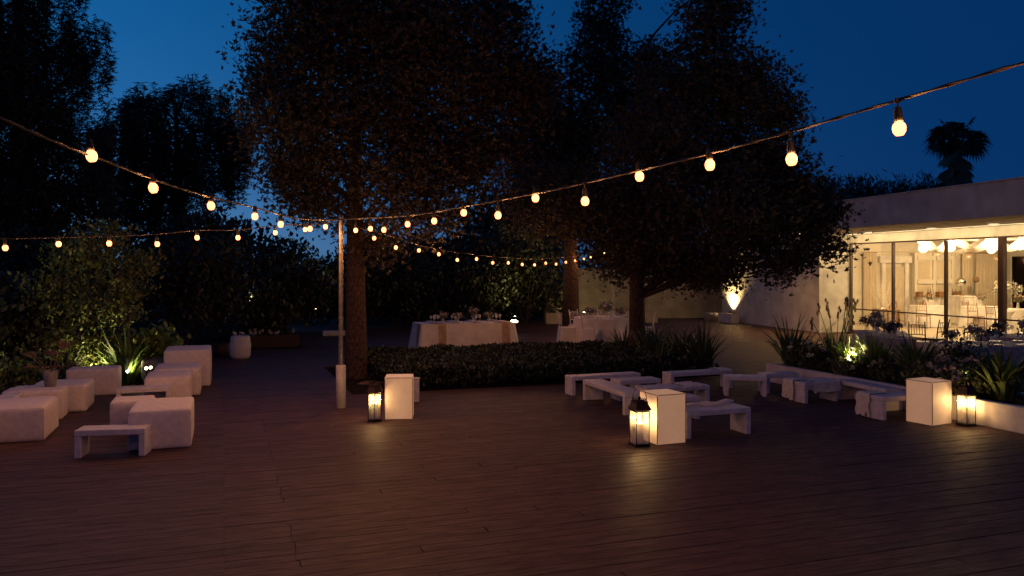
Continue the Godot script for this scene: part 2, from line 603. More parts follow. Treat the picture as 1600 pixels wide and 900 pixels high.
# ------------------------------------------------------------------ lantern, candle, light cube
func lantern(label: String, where: Vector3, turn: float, sides: int, r: float, h: float):
	# r: corner radius of the base, h: height to the eaves
	var t := thing("lantern", label, "lantern", where, turn, "candle lanterns on the deck")
	var s0 := PI / sides
	var st := mb()
	lathe(st, [Vector2(0, .004), Vector2(r * 1.06, .004), Vector2(r * 1.06, .022), Vector2(r * .98, .034), Vector2(0, .034)], sides, Transform3D(), true, s0)
	obj("base", st, M.black_metal, t)
	for k in sides:
		var a := s0 + TAU * k / sides
		var p := Vector3(cos(a), 0, sin(a)) * r * .96
		var q := mb()
		box(q, p + Vector3(0, h * .5 + .01, 0), Vector3(.010, h - .03, .010), .002, Transform3D(Basis(), Vector3.ZERO))
		obj("post", q, M.black_metal, t)
		var b := s0 + TAU * (k + 1) / sides
		var p2 := Vector3(cos(b), 0, sin(b)) * r * .96
		var m := (p + p2) / 2.0
		var e := (p2 - p).normalized()
		var pn := mb()
		box(pn, Vector3(0, h * .5 + .01, 0), Vector3(p.distance_to(p2) - .015, h - .05, .003), 0, Transform3D(Basis(e, Vector3.UP, e.cross(Vector3.UP)), m))
		obj("pane", pn, M.glass, t)
		var rl := mb()
		box(rl, Vector3(0, h - .012, 0), Vector3(p.distance_to(p2) - .014, .014, .01), .001, Transform3D(Basis(e, Vector3.UP, e.cross(Vector3.UP)), m))
		obj("rail", rl, M.black_metal, t)
	var rf := mb()
	lathe(rf, [Vector2(r * .9, h - .004), Vector2(r * 1.16, h), Vector2(r * 1.16, h + .012), Vector2(r * .86, h + .075), Vector2(r * .86, h + .10), Vector2(r * .7, h + .105), Vector2(0, h + .125)], sides, Transform3D(), true, s0)
	var roof := obj("roof", rf, M.rust_metal, t)
	var cr := mb(true)                                  # pierced crest: a row of small arches round the top
	var per := 3
	for k in sides:
		for j in per:
			var a := s0 + TAU * k / sides
			var b := s0 + TAU * (k + 1) / sides
			var pa := Vector3(cos(a), 0, sin(a)).lerp(Vector3(cos(b), 0, sin(b)), (j + .1) / per) * r * .74
			var pb := Vector3(cos(a), 0, sin(a)).lerp(Vector3(cos(b), 0, sin(b)), (j + .9) / per) * r * .74
			tube(cr, [pa + Vector3(0, h + .1, 0), pa.lerp(pb, .15) + Vector3(0, h + .122, 0), pa.lerp(pb, .5) + Vector3(0, h + .134, 0), pa.lerp(pb, .85) + Vector3(0, h + .122, 0), pb + Vector3(0, h + .1, 0)], .0035, 5)
	obj("crest", cr, M.black_metal, roof)
	var kn := mb(true)
	lathe(kn, [Vector2(.012, h + .12), Vector2(.02, h + .135), Vector2(.012, h + .155), Vector2(0, h + .16)], 8)
	obj("finial", kn, M.black_metal, roof)
	var hd := mb(true)
	var arc := []
	for i in 13:
		var a := PI * i / 12.0
		arc.append(Vector3(-cos(a) * r * .75, h + .11 + sin(a) * .16, 0))
	tube(hd, arc, .0035, 5)
	obj("handle", hd, M.black_metal, t)

func candle(label: String, where: Vector3, h: float, r: float, energy: float):
	var t := thing("candle", label, "candle", where, 0.0, "pillar candles in the lanterns")
	var st := mb(true)
	lathe(st, [Vector2(0, 0), Vector2(r, 0), Vector2(r, h * .5), Vector2(r * .99, h - .008), Vector2(r * .93, h), Vector2(r * .7, h - .008), Vector2(0, h - .014)], 20)
	obj("wax", st, M.wax, t)
	st = mb(true)
	tube(st, [Vector3(0, h - .014, 0), Vector3(.001, h + .012, 0)], .002, 5)
	obj("wick", st, M.rubber, t)
	st = mb(true)
	lathe(st, [Vector2(0, h + .004), Vector2(.011, h + .016), Vector2(.015, h + .032), Vector2(.010, h + .058), Vector2(.004, h + .085), Vector2(0, h + .1)], 10)
	var f := obj("flame", st, M.flame, t)
	lamp(f, Vector3(0, h + .04, 0), WARM, energy, .03)

func light_cube(label: String, where: Vector3, turn: float, s: float, h: float):
	var t := thing("light_cube", label, "light cube", where, turn, "glowing white cubes")
	var st := mb()
	box(st, Vector3(0, h / 2 + .004, 0), Vector3(s, h - .008, s), .006)
	obj("glowing_shell", st, M.cube, t)
	st = mb()
	for sx in [-1.0, 1.0]:
		for sz in [-1.0, 1.0]:
			box(st, Vector3(sx * (s / 2 - .002), h / 2, sz * (s / 2 - .002)), Vector3(.009, h - .03, .009), .001)
		box(st, Vector3(0, h - .006, sx * (s / 2 - .002)), Vector3(s - .02, .008, .008), .001)
		box(st, Vector3(sx * (s / 2 - .002), h - .006, 0), Vector3(.008, .008, s - .02), .001)
	obj("edge_seam", st, M.seam, t)

# ------------------------------------------------------------------ seats
func bench(label: String, x: float, d: float, deg: float, L: float, w := .34, h := .325) -> Node3D:
	var t := thing("bench", label, "bench", P(x, d), deg_to_rad(deg), "low white benches")
	var th := .068
	var st := mb()
	box(st, Vector3(L / 2, h - th / 2, -w / 2), Vector3(L, th, w), .006)
	obj("seat", st, M.white, t)
	for e in [th / 2 + .001, L - th / 2 - .001]:
		st = mb()
		box(st, Vector3(e, (h - th) / 2 - .001, -w / 2), Vector3(th, h - th - .002, w - .003), .005)
		obj("leg", st, M.white, t)
	return t

func pouf(label: String, x: float, d: float, w: float, dep: float, h: float, deg := 19.5):
	# x, d: near right corner on the ground; the pouf reaches w to the left and dep away
	var a := deg_to_rad(deg)
	var r := Vector3(cos(a), 0, -sin(a))
	var aw := Vector3(-sin(a), 0, -cos(a))
	var c := P(x, d) - r * w / 2 + aw * dep / 2
	var t := thing("pouf", label, "pouf", c, a, "white upholstered poufs")
	obj("cushion", soft_box(Vector3(w, h, dep), .035, .012, int(x * 100)), M.fabric, t)
	var st := mb(true)                                  # piped seams round the top
	var hw := w / 2 - .012
	var hd := dep / 2 - .012
	var y := h - .012
	tube(st, [Vector3(-hw + .03, y, hd), Vector3(hw - .03, y, hd), Vector3(hw, y, hd - .03), Vector3(hw, y, -hd + .03), Vector3(hw - .03, y, -hd), Vector3(-hw + .03, y, -hd), Vector3(-hw, y, -hd + .03), Vector3(-hw, y, hd - .03), Vector3(-hw + .03, y, hd)], .005, 5, false)
	for k in [[-1, -1], [1, -1], [-1, 1], [1, 1]]:
		tube(st, [Vector3(k[0] * (hw + .002), .02, k[1] * (hd + .002)), Vector3(k[0] * (hw + .002), h * .5, k[1] * (hd + .002)), Vector3(k[0] * (hw + .001), y - .012, k[1] * (hd + .001))], .0055, 5)
	obj("piping", st, M.fabric, t).set_meta("kind", "stuff")
	return t

func shawl(label: String, where: Vector3, turn: float, w: float, across: float, top: float, hang_f: float, hang_b: float, seed_: int):
	# a cloth laid over a bench: local x along the bench, local -z across it
	var t := thing("shawl", label, "shawl", where, turn, "cream shawls left on the benches")
	var st := mb(true)
	var nz := FastNoiseLite.new()
	nz.seed = seed_
	nz.frequency = 1.6
	var g := []
	var total := hang_f + across + hang_b
	for i in 25:
		var s := total * i / 24.0
		var row := []
		for j in 13:
			var k := j / 12.0
			var edge := nz.get_noise_2d(k * 3.0, 7.0) * .10
			var x := (k - .5) * w * (1.0 + .25 * nz.get_noise_2d(s * 3.0, 3.0))
			var y: float
			var z: float
			if s < hang_f:
				y = top - (hang_f - s) * (1.0 + edge * 3.0)
				z = .012 + absf(nz.get_noise_2d(k * 5.0, s * 3.0)) * .05 * (hang_f - s) / maxf(hang_f, .01)
			elif s > hang_f + across:
				y = top - (s - hang_f - across)
				z = -across - .012 - absf(nz.get_noise_2d(k * 5.0, s * 3.0)) * .04
			else:
				y = top + .008 + absf(nz.get_noise_2d(k * 4.0, s * 6.0)) * .03
				z = -(s - hang_f)
			row.append(Vector3(x, maxf(y, .01), z))
		g.append(row)
	for i in 24:
		for j in 12:
			quad(st, g[i][j], g[i + 1][j], g[i + 1][j + 1], g[i][j + 1], Vector3(0, 1, .5))
	var o := obj("fabric", st, M.shawl, t)
	o.material_override.cull_mode = BaseMaterial3D.CULL_DISABLED
	return t

# ------------------------------------------------------------------ tables
func cloth_rect(L: float, W: float, H: float, seed_: int, flare := 1.0) -> Callable:
	# a point of a draped cloth: t runs round the edge, k down the skirt, off stands off it
	var per := 2.0 * (L + W)
	return func(t: float, k: float, off: float) -> Vector3:
		var s := fposmod(t, 1.0) * per
		var p: Vector3
		var o: Vector3
		var cd: float
		if s < L: p = Vector3(-L / 2 + s, H, W / 2); o = Vector3(0, 0, 1); cd = minf(s, L - s)
		elif s < L + W: p = Vector3(L / 2, H, W / 2 - (s - L)); o = Vector3(1, 0, 0); cd = minf(s - L, L + W - s)
		elif s < 2 * L + W: p = Vector3(L / 2 - (s - L - W), H, -W / 2); o = Vector3(0, 0, -1); cd = minf(s - L - W, 2 * L + W - s)
		else: p = Vector3(-L / 2, H, -W / 2 + (s - 2 * L - W)); o = Vector3(-1, 0, 0); cd = minf(s - 2 * L - W, per - s)
		var corner := exp(-cd * cd / .03)
		var dg := Vector3(signf(p.x), 0, signf(p.z)).normalized()
		var outw := o.lerp(dg, corner * .75).normalized()
		var fold := sin(s * 11.0 + seed_) * .5 + sin(s * 23.0 + seed_ * 2.0) * .3
		var rad := .008 + k * (.05 + .11 * corner + .022 * fold) * flare + off
		return Vector3(p.x, H - k * (H - .025), p.z) + outw * rad + Vector3(0, off if k < .01 else 0.0, 0)

func draped(called: String, pt: Callable, n: int, H: float, m: Material, parent: Node, t0 := 0.0, t1 := 1.0, off := 0.0, with_top := true, k1 := 1.0) -> MeshInstance3D:
	var st := mb(true)
	for i in n:
		var a := lerpf(t0, t1, float(i) / n)
		var b := lerpf(t0, t1, float(i + 1) / n)
		for j in 8:
			var ka := k1 * j / 8.0
			var kb := k1 * (j + 1) / 8.0
			var q: Array = [pt.call(a, ka, off), pt.call(b, ka, off), pt.call(b, kb, off), pt.call(a, kb, off)]
			quad(st, q[0], q[1], q[2], q[3], (q[0] + q[2]) * Vector3(1, 0, 1))
		if with_top:
			st.set_smooth_group(-1)
			tri(st, pt.call(a, 0, off), pt.call(b, 0, off), Vector3(0, H + off, 0), Vector3.UP)
			st.set_smooth_group(1)
	return obj(called, st, m, parent)

func table_under(called: String, label: String, where: Vector3, turn: float, L: float, W: float, H: float, round_: bool) -> Node3D:
	var t := thing(called, label, "table", where, turn)
	var st := mb()
	if round_: lathe(st, [Vector2(0, H - .035), Vector2(L / 2, H - .035), Vector2(L / 2, H - .006), Vector2(0, H - .006)], 28, Transform3D(), true)
	else: box(st, Vector3(0, H - .02, 0), Vector3(L, .028, W))
	obj("tabletop", st, M.wood, t)
	for s in [[1, 1], [1, -1], [-1, 1], [-1, -1]]:
		st = mb()
		var lx: float = (L / 2 - .12) * (.6 if round_ else 1.0)
		var lz: float = (L / 2 - .12 if round_ else W / 2 - .1) * (.6 if round_ else 1.0)
		box(st, Vector3(s[0] * lx, (H - .04) / 2, s[1] * lz), Vector3(.05, H - .04, .05))
		obj("leg", st, M.black_metal, t)
	return t

func goblet(called: String, label: String, where: Vector3, h: float, group: String):
	var st := mb(true)
	lathe(st, [Vector2(0, .001), Vector2(.034, .002), Vector2(.005, .012), Vector2(.005, h * .5), Vector2(.028, h * .62), Vector2(.036, h * .78), Vector2(.030, h), Vector2(.028, h), Vector2(.034, h * .78), Vector2(.026, h * .64), Vector2(0, h * .54)], 10)
	var o := obj(called, st, M.wine_glass)
	o.position = where
	tag(o, label, "glass", group)
	return o

func bouquet(label: String, where: Vector3, h: float, r: float, vase_h: float, col: Color, n: int, called := "flower_vase", group := "", bloom := Color(.5, .46, .44), nb := 6, vase_m: Material = null):
	var t := thing(called, label, "flower vase", where, rng.randf() * TAU, group)
	var st := mb(true)
	lathe(st, [Vector2(0, 0), Vector2(.045, 0), Vector2(.05, vase_h * .4), Vector2(.03, vase_h * .8), Vector2(.04, vase_h), Vector2(.035, vase_h), Vector2(.026, vase_h * .8), Vector2(0, vase_h * .5)], 12)
	obj("vase", st, vase_m if vase_m else M.wine_glass, t)
	st = mb(true)
	var heads := []
	for k in 7:
		var a := TAU * k / 7.0 + rng.randf()
		var e := Vector3(cos(a) * r * rng.randf_range(.3, .9), h * rng.randf_range(.75, 1.0), sin(a) * r * rng.randf_range(.3, .9))
		tube(st, [Vector3(0, vase_h * .5, 0), Vector3(e.x * .3, vase_h + .02, e.z * .3), e], [.004, .004, .003], 4)
		if heads.size() < nb: heads.append(e)
	obj("stems", st, M.stem, t)
	var w := t.position
	crown(t, [[w.x, w.y + h * .75, -w.z, r, h * .32]], n, 5, LEAF.oval, .055, col, .035, false, M.leaf, "foliage")
	flower_heads(t, heads, .05, bloom)
	return t

func chiavari(label: String, where: Vector3, turn: float, m: Material, cover: bool, group: String) -> Node3D:
	# the chair faces local -z; its back is at +z
	var t := thing("chair", label, "chair", where, turn, group)
	for s in [[-1, -1], [1, -1]]:
		var st := mb(true)
		tube(st, [Vector3(s[0] * .19, 0, s[1] * .19), Vector3(s[0] * .18, .44, s[1] * .18)], [.012, .016], 7)
		obj("leg", st, m, t)
	for s in [-1, 1]:
		var st := mb(true)
		tube(st, [Vector3(s * .18, 0, .2), Vector3(s * .17, .45, .18), Vector3(s * .165, .7, .21), Vector3(s * .165, .92, .26)], [.012, .016, .014, .012], 7)
		obj("back_post", st, m, t)
	var st := mb()
	box(st, Vector3(0, .445, 0), Vector3(.4, .03, .4), .01)
	obj("seat", st, m, t)
	for y in [.62, .84]:
		st = mb(true)
		var z: float = .18 + (y - .45) * .16
		tube(st, [Vector3(-.165, y, z), Vector3(0, y + .01, z + .015), Vector3(.165, y, z)], .011, 6)
		obj("back_rail", st, m, t)
	for k in 5:
		st = mb(true)
		var x := -.11 + .055 * k
		tube(st, [Vector3(x, .62, .215), Vector3(x, .84, .25)], .007, 5)
		obj("spindle", st, m, t)
	for s in [-1, 1]:
		st = mb(true)
		tube(st, [Vector3(s * .185, .2, -.18), Vector3(s * .18, .2, .19)], .009, 5)
		obj("stretcher", st, m, t)
	if cover:
		var f := cloth_rect(.41, .41, .49, int(where.x * 10), .45)
		var c := draped("seat_cover", f, 40, .49, M.white_cloth, t, 0, 1, 0, true, .93)
		c.set_meta("label", "white seat cover hanging to the floor")
	return t

# ================================================================== the scene
func _ready():
	rng.seed = 20240611
	camera_and_sky()
	make_materials()
	make_leaves()
	ground_and_deck()
	pavilion()
	back_walls()
	big_trees()
	planting()
	seats_and_benches()
	lanterns_and_cubes()
	dining_tables()
	pavilion_inside()
	festoons()

func camera_and_sky():
	var cam := Camera3D.new()
	cam.name = "Camera3D"
	cam.projection = Camera3D.PROJECTION_FRUSTUM
	cam.near = .1
	cam.far = 1500.0
	cam.size = .1 * 900.0 / 1270.0
	cam.frustum_offset = Vector2(0, -.1 * 29.0 / 1270.0)
	cam.position = Vector3(0, 2.1, 0)
	add_child(cam)
	cam.current = true
	var e := Environment.new()
	e.background_mode = Environment.BG_SKY
	e.tonemap_mode = Environment.TONE_MAPPER_LINEAR
	e.tonemap_exposure = 1.0
	e.sdfgi_enabled = true
	e.ssao_enabled = true
	e.ssil_enabled = true
	# the sky a while after sunset: deep blue overhead, a paler band low in the west (ahead and to the left)
	var w := 256
	var h := 128
	var im := Image.create(w, h, false, Image.FORMAT_RGBF)
	for j in h:
		var el := PI * (.5 - (j + .5) / h)
		for i in w:
			var az := TAU * ((i + .5) / w)                          # 0 straight ahead (-z), positive to the right
			var up := maxf(sin(el), 0.0)
			var west := pow(.5 + .5 * cos(az + .78), 8.0) * pow(1.0 - up, 1.1)
			var c := Vector3(.0010, .024, .104) * lerpf(1.05, .7, up) + Vector3(.003, .115, .31) * west
			c += Vector3(.075, .085, .035) * west * pow(1.0 - up, 9.0) * 1.5
			if el < 0.0: c = c.lerp(Vector3(.004, .006, .010), clampf(-el * 6.0, 0, 1))
			im.set_pixel(i, j, Color(c.x, c.y, c.z))
	var pm := PanoramaSkyMaterial.new()
	pm.panorama = ImageTexture.create_from_image(im)
	var sk := Sky.new()
	sk.sky_material = pm
	e.sky = sk
	e.background_energy_multiplier = 1.12
	var we := WorldEnvironment.new()
	we.name = "WorldEnvironment"
	we.environment = e
	add_child(we)
	var sun := DirectionalLight3D.new()                            # the afterglow, long after sunset
	sun.name = "Afterglow"
	sun.light_color = Color(.75, .8, 1.0)
	sun.light_energy = .012
	sun.light_angular_distance = 40.0
	sun.shadow_enabled = true
	add_child(sun)
	sun.look_at_from_position(Vector3(-20, 22, -30), Vector3.ZERO)

func left_edge(v: float) -> float:
	if v < 15.6: return -3.0
	if v < 22.3: return -1.35
	return 2.0

func plank(st: SurfaceTool, L: float, w: float, top: float, xf: Transform3D, c: Color, uo: Vector2):
	var b := .002
	var y0 := -.03
	var hw := w / 2
	var p := func(x, y, z): return xf * Vector3(x, y + top, z)
	var faces := [
		[[0, 0, -hw + b], [L, 0, -hw + b], [L, 0, hw - b], [0, 0, hw - b], Vector3.UP],
		[[0, 0, hw - b], [L, 0, hw - b], [L, -b, hw], [0, -b, hw], Vector3(0, 1, 1)],
		[[0, 0, -hw + b], [L, 0, -hw + b], [L, -b, -hw], [0, -b, -hw], Vector3(0, 1, -1)],
		[[0, -b, hw], [L, -b, hw], [L, y0, hw], [0, y0, hw], Vector3(0, 0, 1)],
		[[0, -b, -hw], [L, -b, -hw], [L, y0, -hw], [0, y0, -hw], Vector3(0, 0, -1)],
		[[0, 0, -hw + b], [0, 0, hw - b], [0, y0, hw - b], [0, y0, -hw + b], Vector3(-1, 0, 0)],
		[[L, 0, -hw + b], [L, 0, hw - b], [L, y0, hw - b], [L, y0, -hw + b], Vector3(1, 0, 0)]]
	st.set_color(c)
	for f in faces:
		var q := []
		for i in 4: q.append(f[i])
		var out: Vector3 = xf.basis * f[4]
		var idx := [0, 1, 2, 0, 2, 3]
		var v := []
		for k in 4: v.append(p.call(q[k][0], q[k][1], q[k][2]))
		if (v[1] - v[0]).cross(v[2] - v[0]).dot(out) > 0: idx = [0, 2, 1, 0, 3, 2]
		for k in idx:
			st.set_uv(Vector2(q[k][0] + uo.x, q[k][2] - q[k][1] + uo.y))
			st.add_vertex(v[k])

func ground_and_deck():
	var st := mb()
	var g := 600.0
	quad(st, Vector3(-g, -.07, -g), Vector3(g, -.07, -g), Vector3(g, -.07, g), Vector3(-g, -.07, g), Vector3.UP)
	struct("ground", st, M.ground)
	var deck := Node3D.new()
	put(deck, "timber_deck")
	deck.set_meta("kind", "structure")
	deck.rotation.y = DECK_TURN
	# rows of boards; joints line up at u = 0, most also at u = .5, then every 2.4 m with a stagger
	var w := .14
	var boards := []
	for row in 248:
		var v := 1.5 + row * w
		var cuts := [0.0]
		if int(floor(row / 4.0)) % 3 != 1: cuts.append(.49 + .012 * (row % 3))
		var o: float = [.9, 2.1, 1.5, 2.4][row % 4]
		var u := .5 + o
		while u < 20.0:
			cuts.append(u); u += 2.4
		u = -[2.4, 1.2, 1.8][row % 3]
		while u > -5.0:
			cuts.append(u); u -= 2.4
		var lo := left_edge(v)
		var spans := [[lo, 19.0]]
		if v > 13.71 and v < 18.0: spans = [[lo, 2.03], [9.3, 19.0]]
		for s in spans:
			var pts := [s[0]]
			for c in cuts:
				if c > s[0] + .05 and c < s[1] - .05: pts.append(c)
			pts.append(s[1])
			pts.sort()
			for i in pts.size() - 1: boards.append([pts[i], pts[i + 1] - pts[i], v])
	for b in boards:
		var c: Vector3 = D(b[0] + b[1] / 2, b[2])
		var d := -c.z
		var e0: Vector3 = D(b[0], b[2])
		var e1: Vector3 = D(b[0] + b[1], b[2])
		var seen := d > 5.3 and absf(c.x / d) < .66 or (-e0.z > 5.3 and absf(e0.x / e0.z) < .63) or (-e1.z > 5.3 and absf(e1.x / e1.z) < .63)
		b.append(c.length() if seen else 999.0)
	boards.sort_custom(func(a, b): return a[3] < b[3])
	var rest := mb()
	var cache := {}
	var tones := []
	for k in 9: tones.append(Color(1, 1, 1) * [1.0, .9, 1.1, .8, 1.05, .95, 1.2, .86, 1.0][k] * Color(1, [1.0, .97, 1.04][k % 3], [1.0, .95, 1.05][(k + 1) % 3]))
	for i in boards.size():
		var b: Array = boards[i]
		var k := rng.randi() % 9
		var top := rng.randf_range(-.0015, .0015)
		if i < 300:
			var L := snappedf(b[1] - .004, .01)
			var key := "%.2f_%d" % [L, k]
			if not cache.has(key):
				var s1 := mb()
				plank(s1, L - .002, w - .004, 0, Transform3D(), tones[k], Vector2(k * 3.7, k * 1.37))
				cache[key] = done(s1)
			var o := obj("plank", cache[key], M.deck, deck)
			o.position = Vector3(b[0] + .002, top, -b[2])
		else:
			plank(rest, b[1] - .004, w - .004, top, Transform3D(Basis(), Vector3(b[0] + .002, 0, -b[2])), tones[k], Vector2(rng.randf() * 20, rng.randf() * 20))
	var r := obj("distant_planks", rest, M.deck, deck)
	r.set_meta("kind", "stuff")
	var jo := mb()                                       # the dark bearers below the gaps
	box(jo, Vector3(8, -.05, -10.5), Vector3(23, .03, 25))
	obj("bearers", jo, M.dry, deck)
	# bare soil of the tree bed
	st = mb()
	var a := D(2.05, 13.74, -.028)
	var n := 14
	var nz := FastNoiseLite.new()
	for i in n:
		for j in n:
			var q := []
			for k in [[i, j], [i + 1, j], [i + 1, j + 1], [i, j + 1]]:
				var p: Vector3 = a + UD * 7.22 * k[0] / n + VD * 4.22 * k[1] / n
				p.y += nz.get_noise_2d(p.x * 40, p.z * 40) * .02
				q.append(p)
			quad(st, q[0], q[1], q[2], q[3], Vector3.UP)
	struct("planting_soil", st, M.soil)
	# soil of the garden beside the poufs
	st = mb()
	quad(st, D(-3.02, 4, .004), D(-3.02, 15.6, .004), D(-16, 15.6, .004), D(-16, 4, .004), Vector3.UP)
	quad(st, D(-1.37, 15.6, .004), D(-1.37, 22.3, .004), D(-16, 22.3, .004), D(-16, 15.6, .004), Vector3.UP)
	quad(st, D(1.98, 22.3, .004), D(1.98, 60, .004), D(-30, 60, .004), D(-30, 22.3, .004), Vector3.UP)
	struct("garden_soil", st, M.soil)

# ------------------------------------------------------------------ the pavilion
func bbox(called: String, lo: Vector3, hi: Vector3, m: Material, parent: Node, bev := 0.0) -> MeshInstance3D:
	var st := mb()
	box(st, (lo + hi) / 2, hi - lo, bev)
	return obj(called, st, m, parent)

func pavilion():
	var t := thing("pavilion", "white flat-roofed pavilion with a lit glass front at the right", "building", B(0, 0), BT)
	bbox("fascia", Vector3(-5.2, 3.25, -10.4), Vector3(10, 4.03, 3.0), M.plaster, t, .01)
	bbox("parapet_cap", Vector3(-5.23, 4.032, -10.43), Vector3(10.03, 4.06, 3.03), M.plaster, t, .005)
	bbox("rear_roof", Vector3(-12.2, 3.25, -10.4), Vector3(-5.24, 3.62, 1.3), M.plaster, t, .01)
	bbox("ceiling", Vector3(-7.5, 3.17, -10), Vector3(9, 3.245, -.12), M.room, t)
	bbox("window_band", Vector3(-4.1, 2.975, -.1), Vector3(9, 3.245, 0), M.plaster, t)
	bbox("wing_wall", Vector3(-10.7, 0, 1.03), Vector3(-4.12, 3.245, 1.18), M.plaster, t, .004)
	bbox("return_wall", Vector3(-4.27, 0, -.1), Vector3(-4.12, 3.245, 1.028), M.plaster, t)
	bbox("inner_front_wall", Vector3(-12, 0, -.15), Vector3(-4.275, 3.245, 0), M.room, t)
	bbox("left_inner_wall", Vector3(-7.68, 0, -10), Vector3(-7.53, 3.165, -.16), M.room, t)
	bbox("rear_wall", Vector3(-7.68, 0, -10.3), Vector3(9.2, 3.165, -10.01), M.room, t)
	bbox("right_wall", Vector3(9.01, 0, -10), Vector3(9.2, 3.245, 2.9), M.plaster, t)
	bbox("floor", Vector3(-7.5, -.06, -10), Vector3(9, .03, 0), M.floor_in, t)
	bbox("picture_rail", Vector3(-7.528, 2.76, -9.9), Vector3(-7.49, 2.80, -.2), M.curtain, t)
	# glazing
	var xs := [-4.09, -2.06, .1, 2.06, 4.2, 6.3, 8.5]
	var ws := [.05, .06, .06, .17, .06, .06, .17]
	for i in xs.size():
		bbox("mullion", Vector3(xs[i] - ws[i] / 2, .03, -.07), Vector3(xs[i] + ws[i] / 2, 2.93, .03 if ws[i] < .1 else .06), M.frame, t, .004)
	bbox("window_head", Vector3(-4.115, 2.932, -.075), Vector3(9, 2.972, .035), M.frame, t, .003)
	for i in xs.size() - 1:
		var a: float = xs[i] + ws[i] / 2 + .001
		var b: float = xs[i + 1] - ws[i + 1] / 2 - .001
		bbox("transom", Vector3(a, .765, -.05), Vector3(b, .805, .02), M.frame, t, .003)
		bbox("sill", Vector3(a, .032, -.05), Vector3(b, .075, .02), M.frame, t, .003)
		bbox("pane", Vector3(a, .806, -.02), Vector3(b, 2.93, -.012), M.pane, t)
		bbox("pane", Vector3(a, .076, -.02), Vector3(b, .764, -.012), M.pane, t)
	# downlights under the roof
	for q in [[-3.9, 1.05], [-1.8, 1.05], [.75, 1.05], [2.85, 1.05], [4.95, 1.05], [7.0, 1.05], [-4.75, 2.35], [-3.2, 2.45]]:
		var x: float = q[0]
		var st := mb(true)
		var xf := Transform3D(Basis(), Vector3(x, 3.236, q[1]))
		lathe(st, [Vector2(.17, .012), Vector2(.17, -.006), Vector2(.135, -.006), Vector2(.13, .004)], 20, xf, true)
		var d := obj("downlight", st, M.plaster, t)
		st = mb(true)
		lathe(st, [Vector2(0, -.004), Vector2(.128, -.004), Vector2(.128, .002), Vector2(0, .002)], 20, xf, true)
		obj("diffuser", st, M.downlight, d)
		spot(d, Vector3(x, 3.20, q[1]), Vector3(0, -1, -.35 if q[1] < 2.0 else .5), lin(1, .66, .28) if q[1] < 2.0 else lin(1, .52, .16), 1.6 if q[1] < 2.0 else 4.5, 80, .12)
	var strip := mb()
	box(strip, Vector3(2.4, 3.244, .42), Vector3(12.6, .008, .03))
	var cv := obj("cove_light", strip, M.cove, t)
	var al := AreaLight3D.new()
	al.area_size = Vector2(12.6, .03)
	al.light_color = lin(1, .72, .33)
	al.light_energy = 9.0
	al.area_range = 40.0
	al.area_attenuation = 2.0
	al.shadow_enabled = true
	put(al, "lamp_light", cv)
	al.position = Vector3(2.4, 3.235, .42)
	al.rotation = Vector3(-PI / 2 + .75, 0, 0)
	# an uplight against the wing wall, at its far end
	var ul := thing("uplight", "small bright uplight at the foot of the far white wall", "garden light", B(-9.75, 1.36, .40), BT)
	var st2 := mb(true)
	lathe(st2, [Vector2(0, -.4), Vector2(.02, -.4), Vector2(.02, -.06), Vector2(.05, -.05), Vector2(.05, .03), Vector2(.04, .03), Vector2(.04, .01)], 12)
	obj("housing", st2, M.black_metal, ul)
	st2 = mb(true)
	lathe(st2, [Vector2(0, .012), Vector2(.038, .012), Vector2(.03, .02), Vector2(0, .022)], 12)
	obj("lamp_lens", st2, M.spot, ul)
	spot(ul, Vector3(0, .05, 0), Vector3(0, 1, -.22), lin(1, .66, .24), 16.0, 56, .02)
	var bx := thing("planter_box", "white planter box at the foot of the far lit wall", "planter", B(-9.35, 1.62), BT)
	var st3 := mb()
	box(st3, Vector3(0, .19, 0), Vector3(1.0, .38, .36), .01)
	obj("trough", st3, M.planter, bx)
	st3 = mb()
	box(st3, Vector3(0, .384, 0), Vector3(.92, .004, .28))
	obj("soil", st3, M.soil, bx)
	var cyl := thing("stone_pot", "squat grey stone pot beside the white planter box by the far wall", "pot", B(-10.2, 1.9), BT)
	st3 = mb(true)
	lathe(st3, [Vector2(0, 0), Vector2(.26, 0), Vector2(.32, .12), Vector2(.30, .32), Vector2(.24, .36), Vector2(.2, .34), Vector2(0, .3)], 18)
	obj("body", st3, M.stone, cyl)

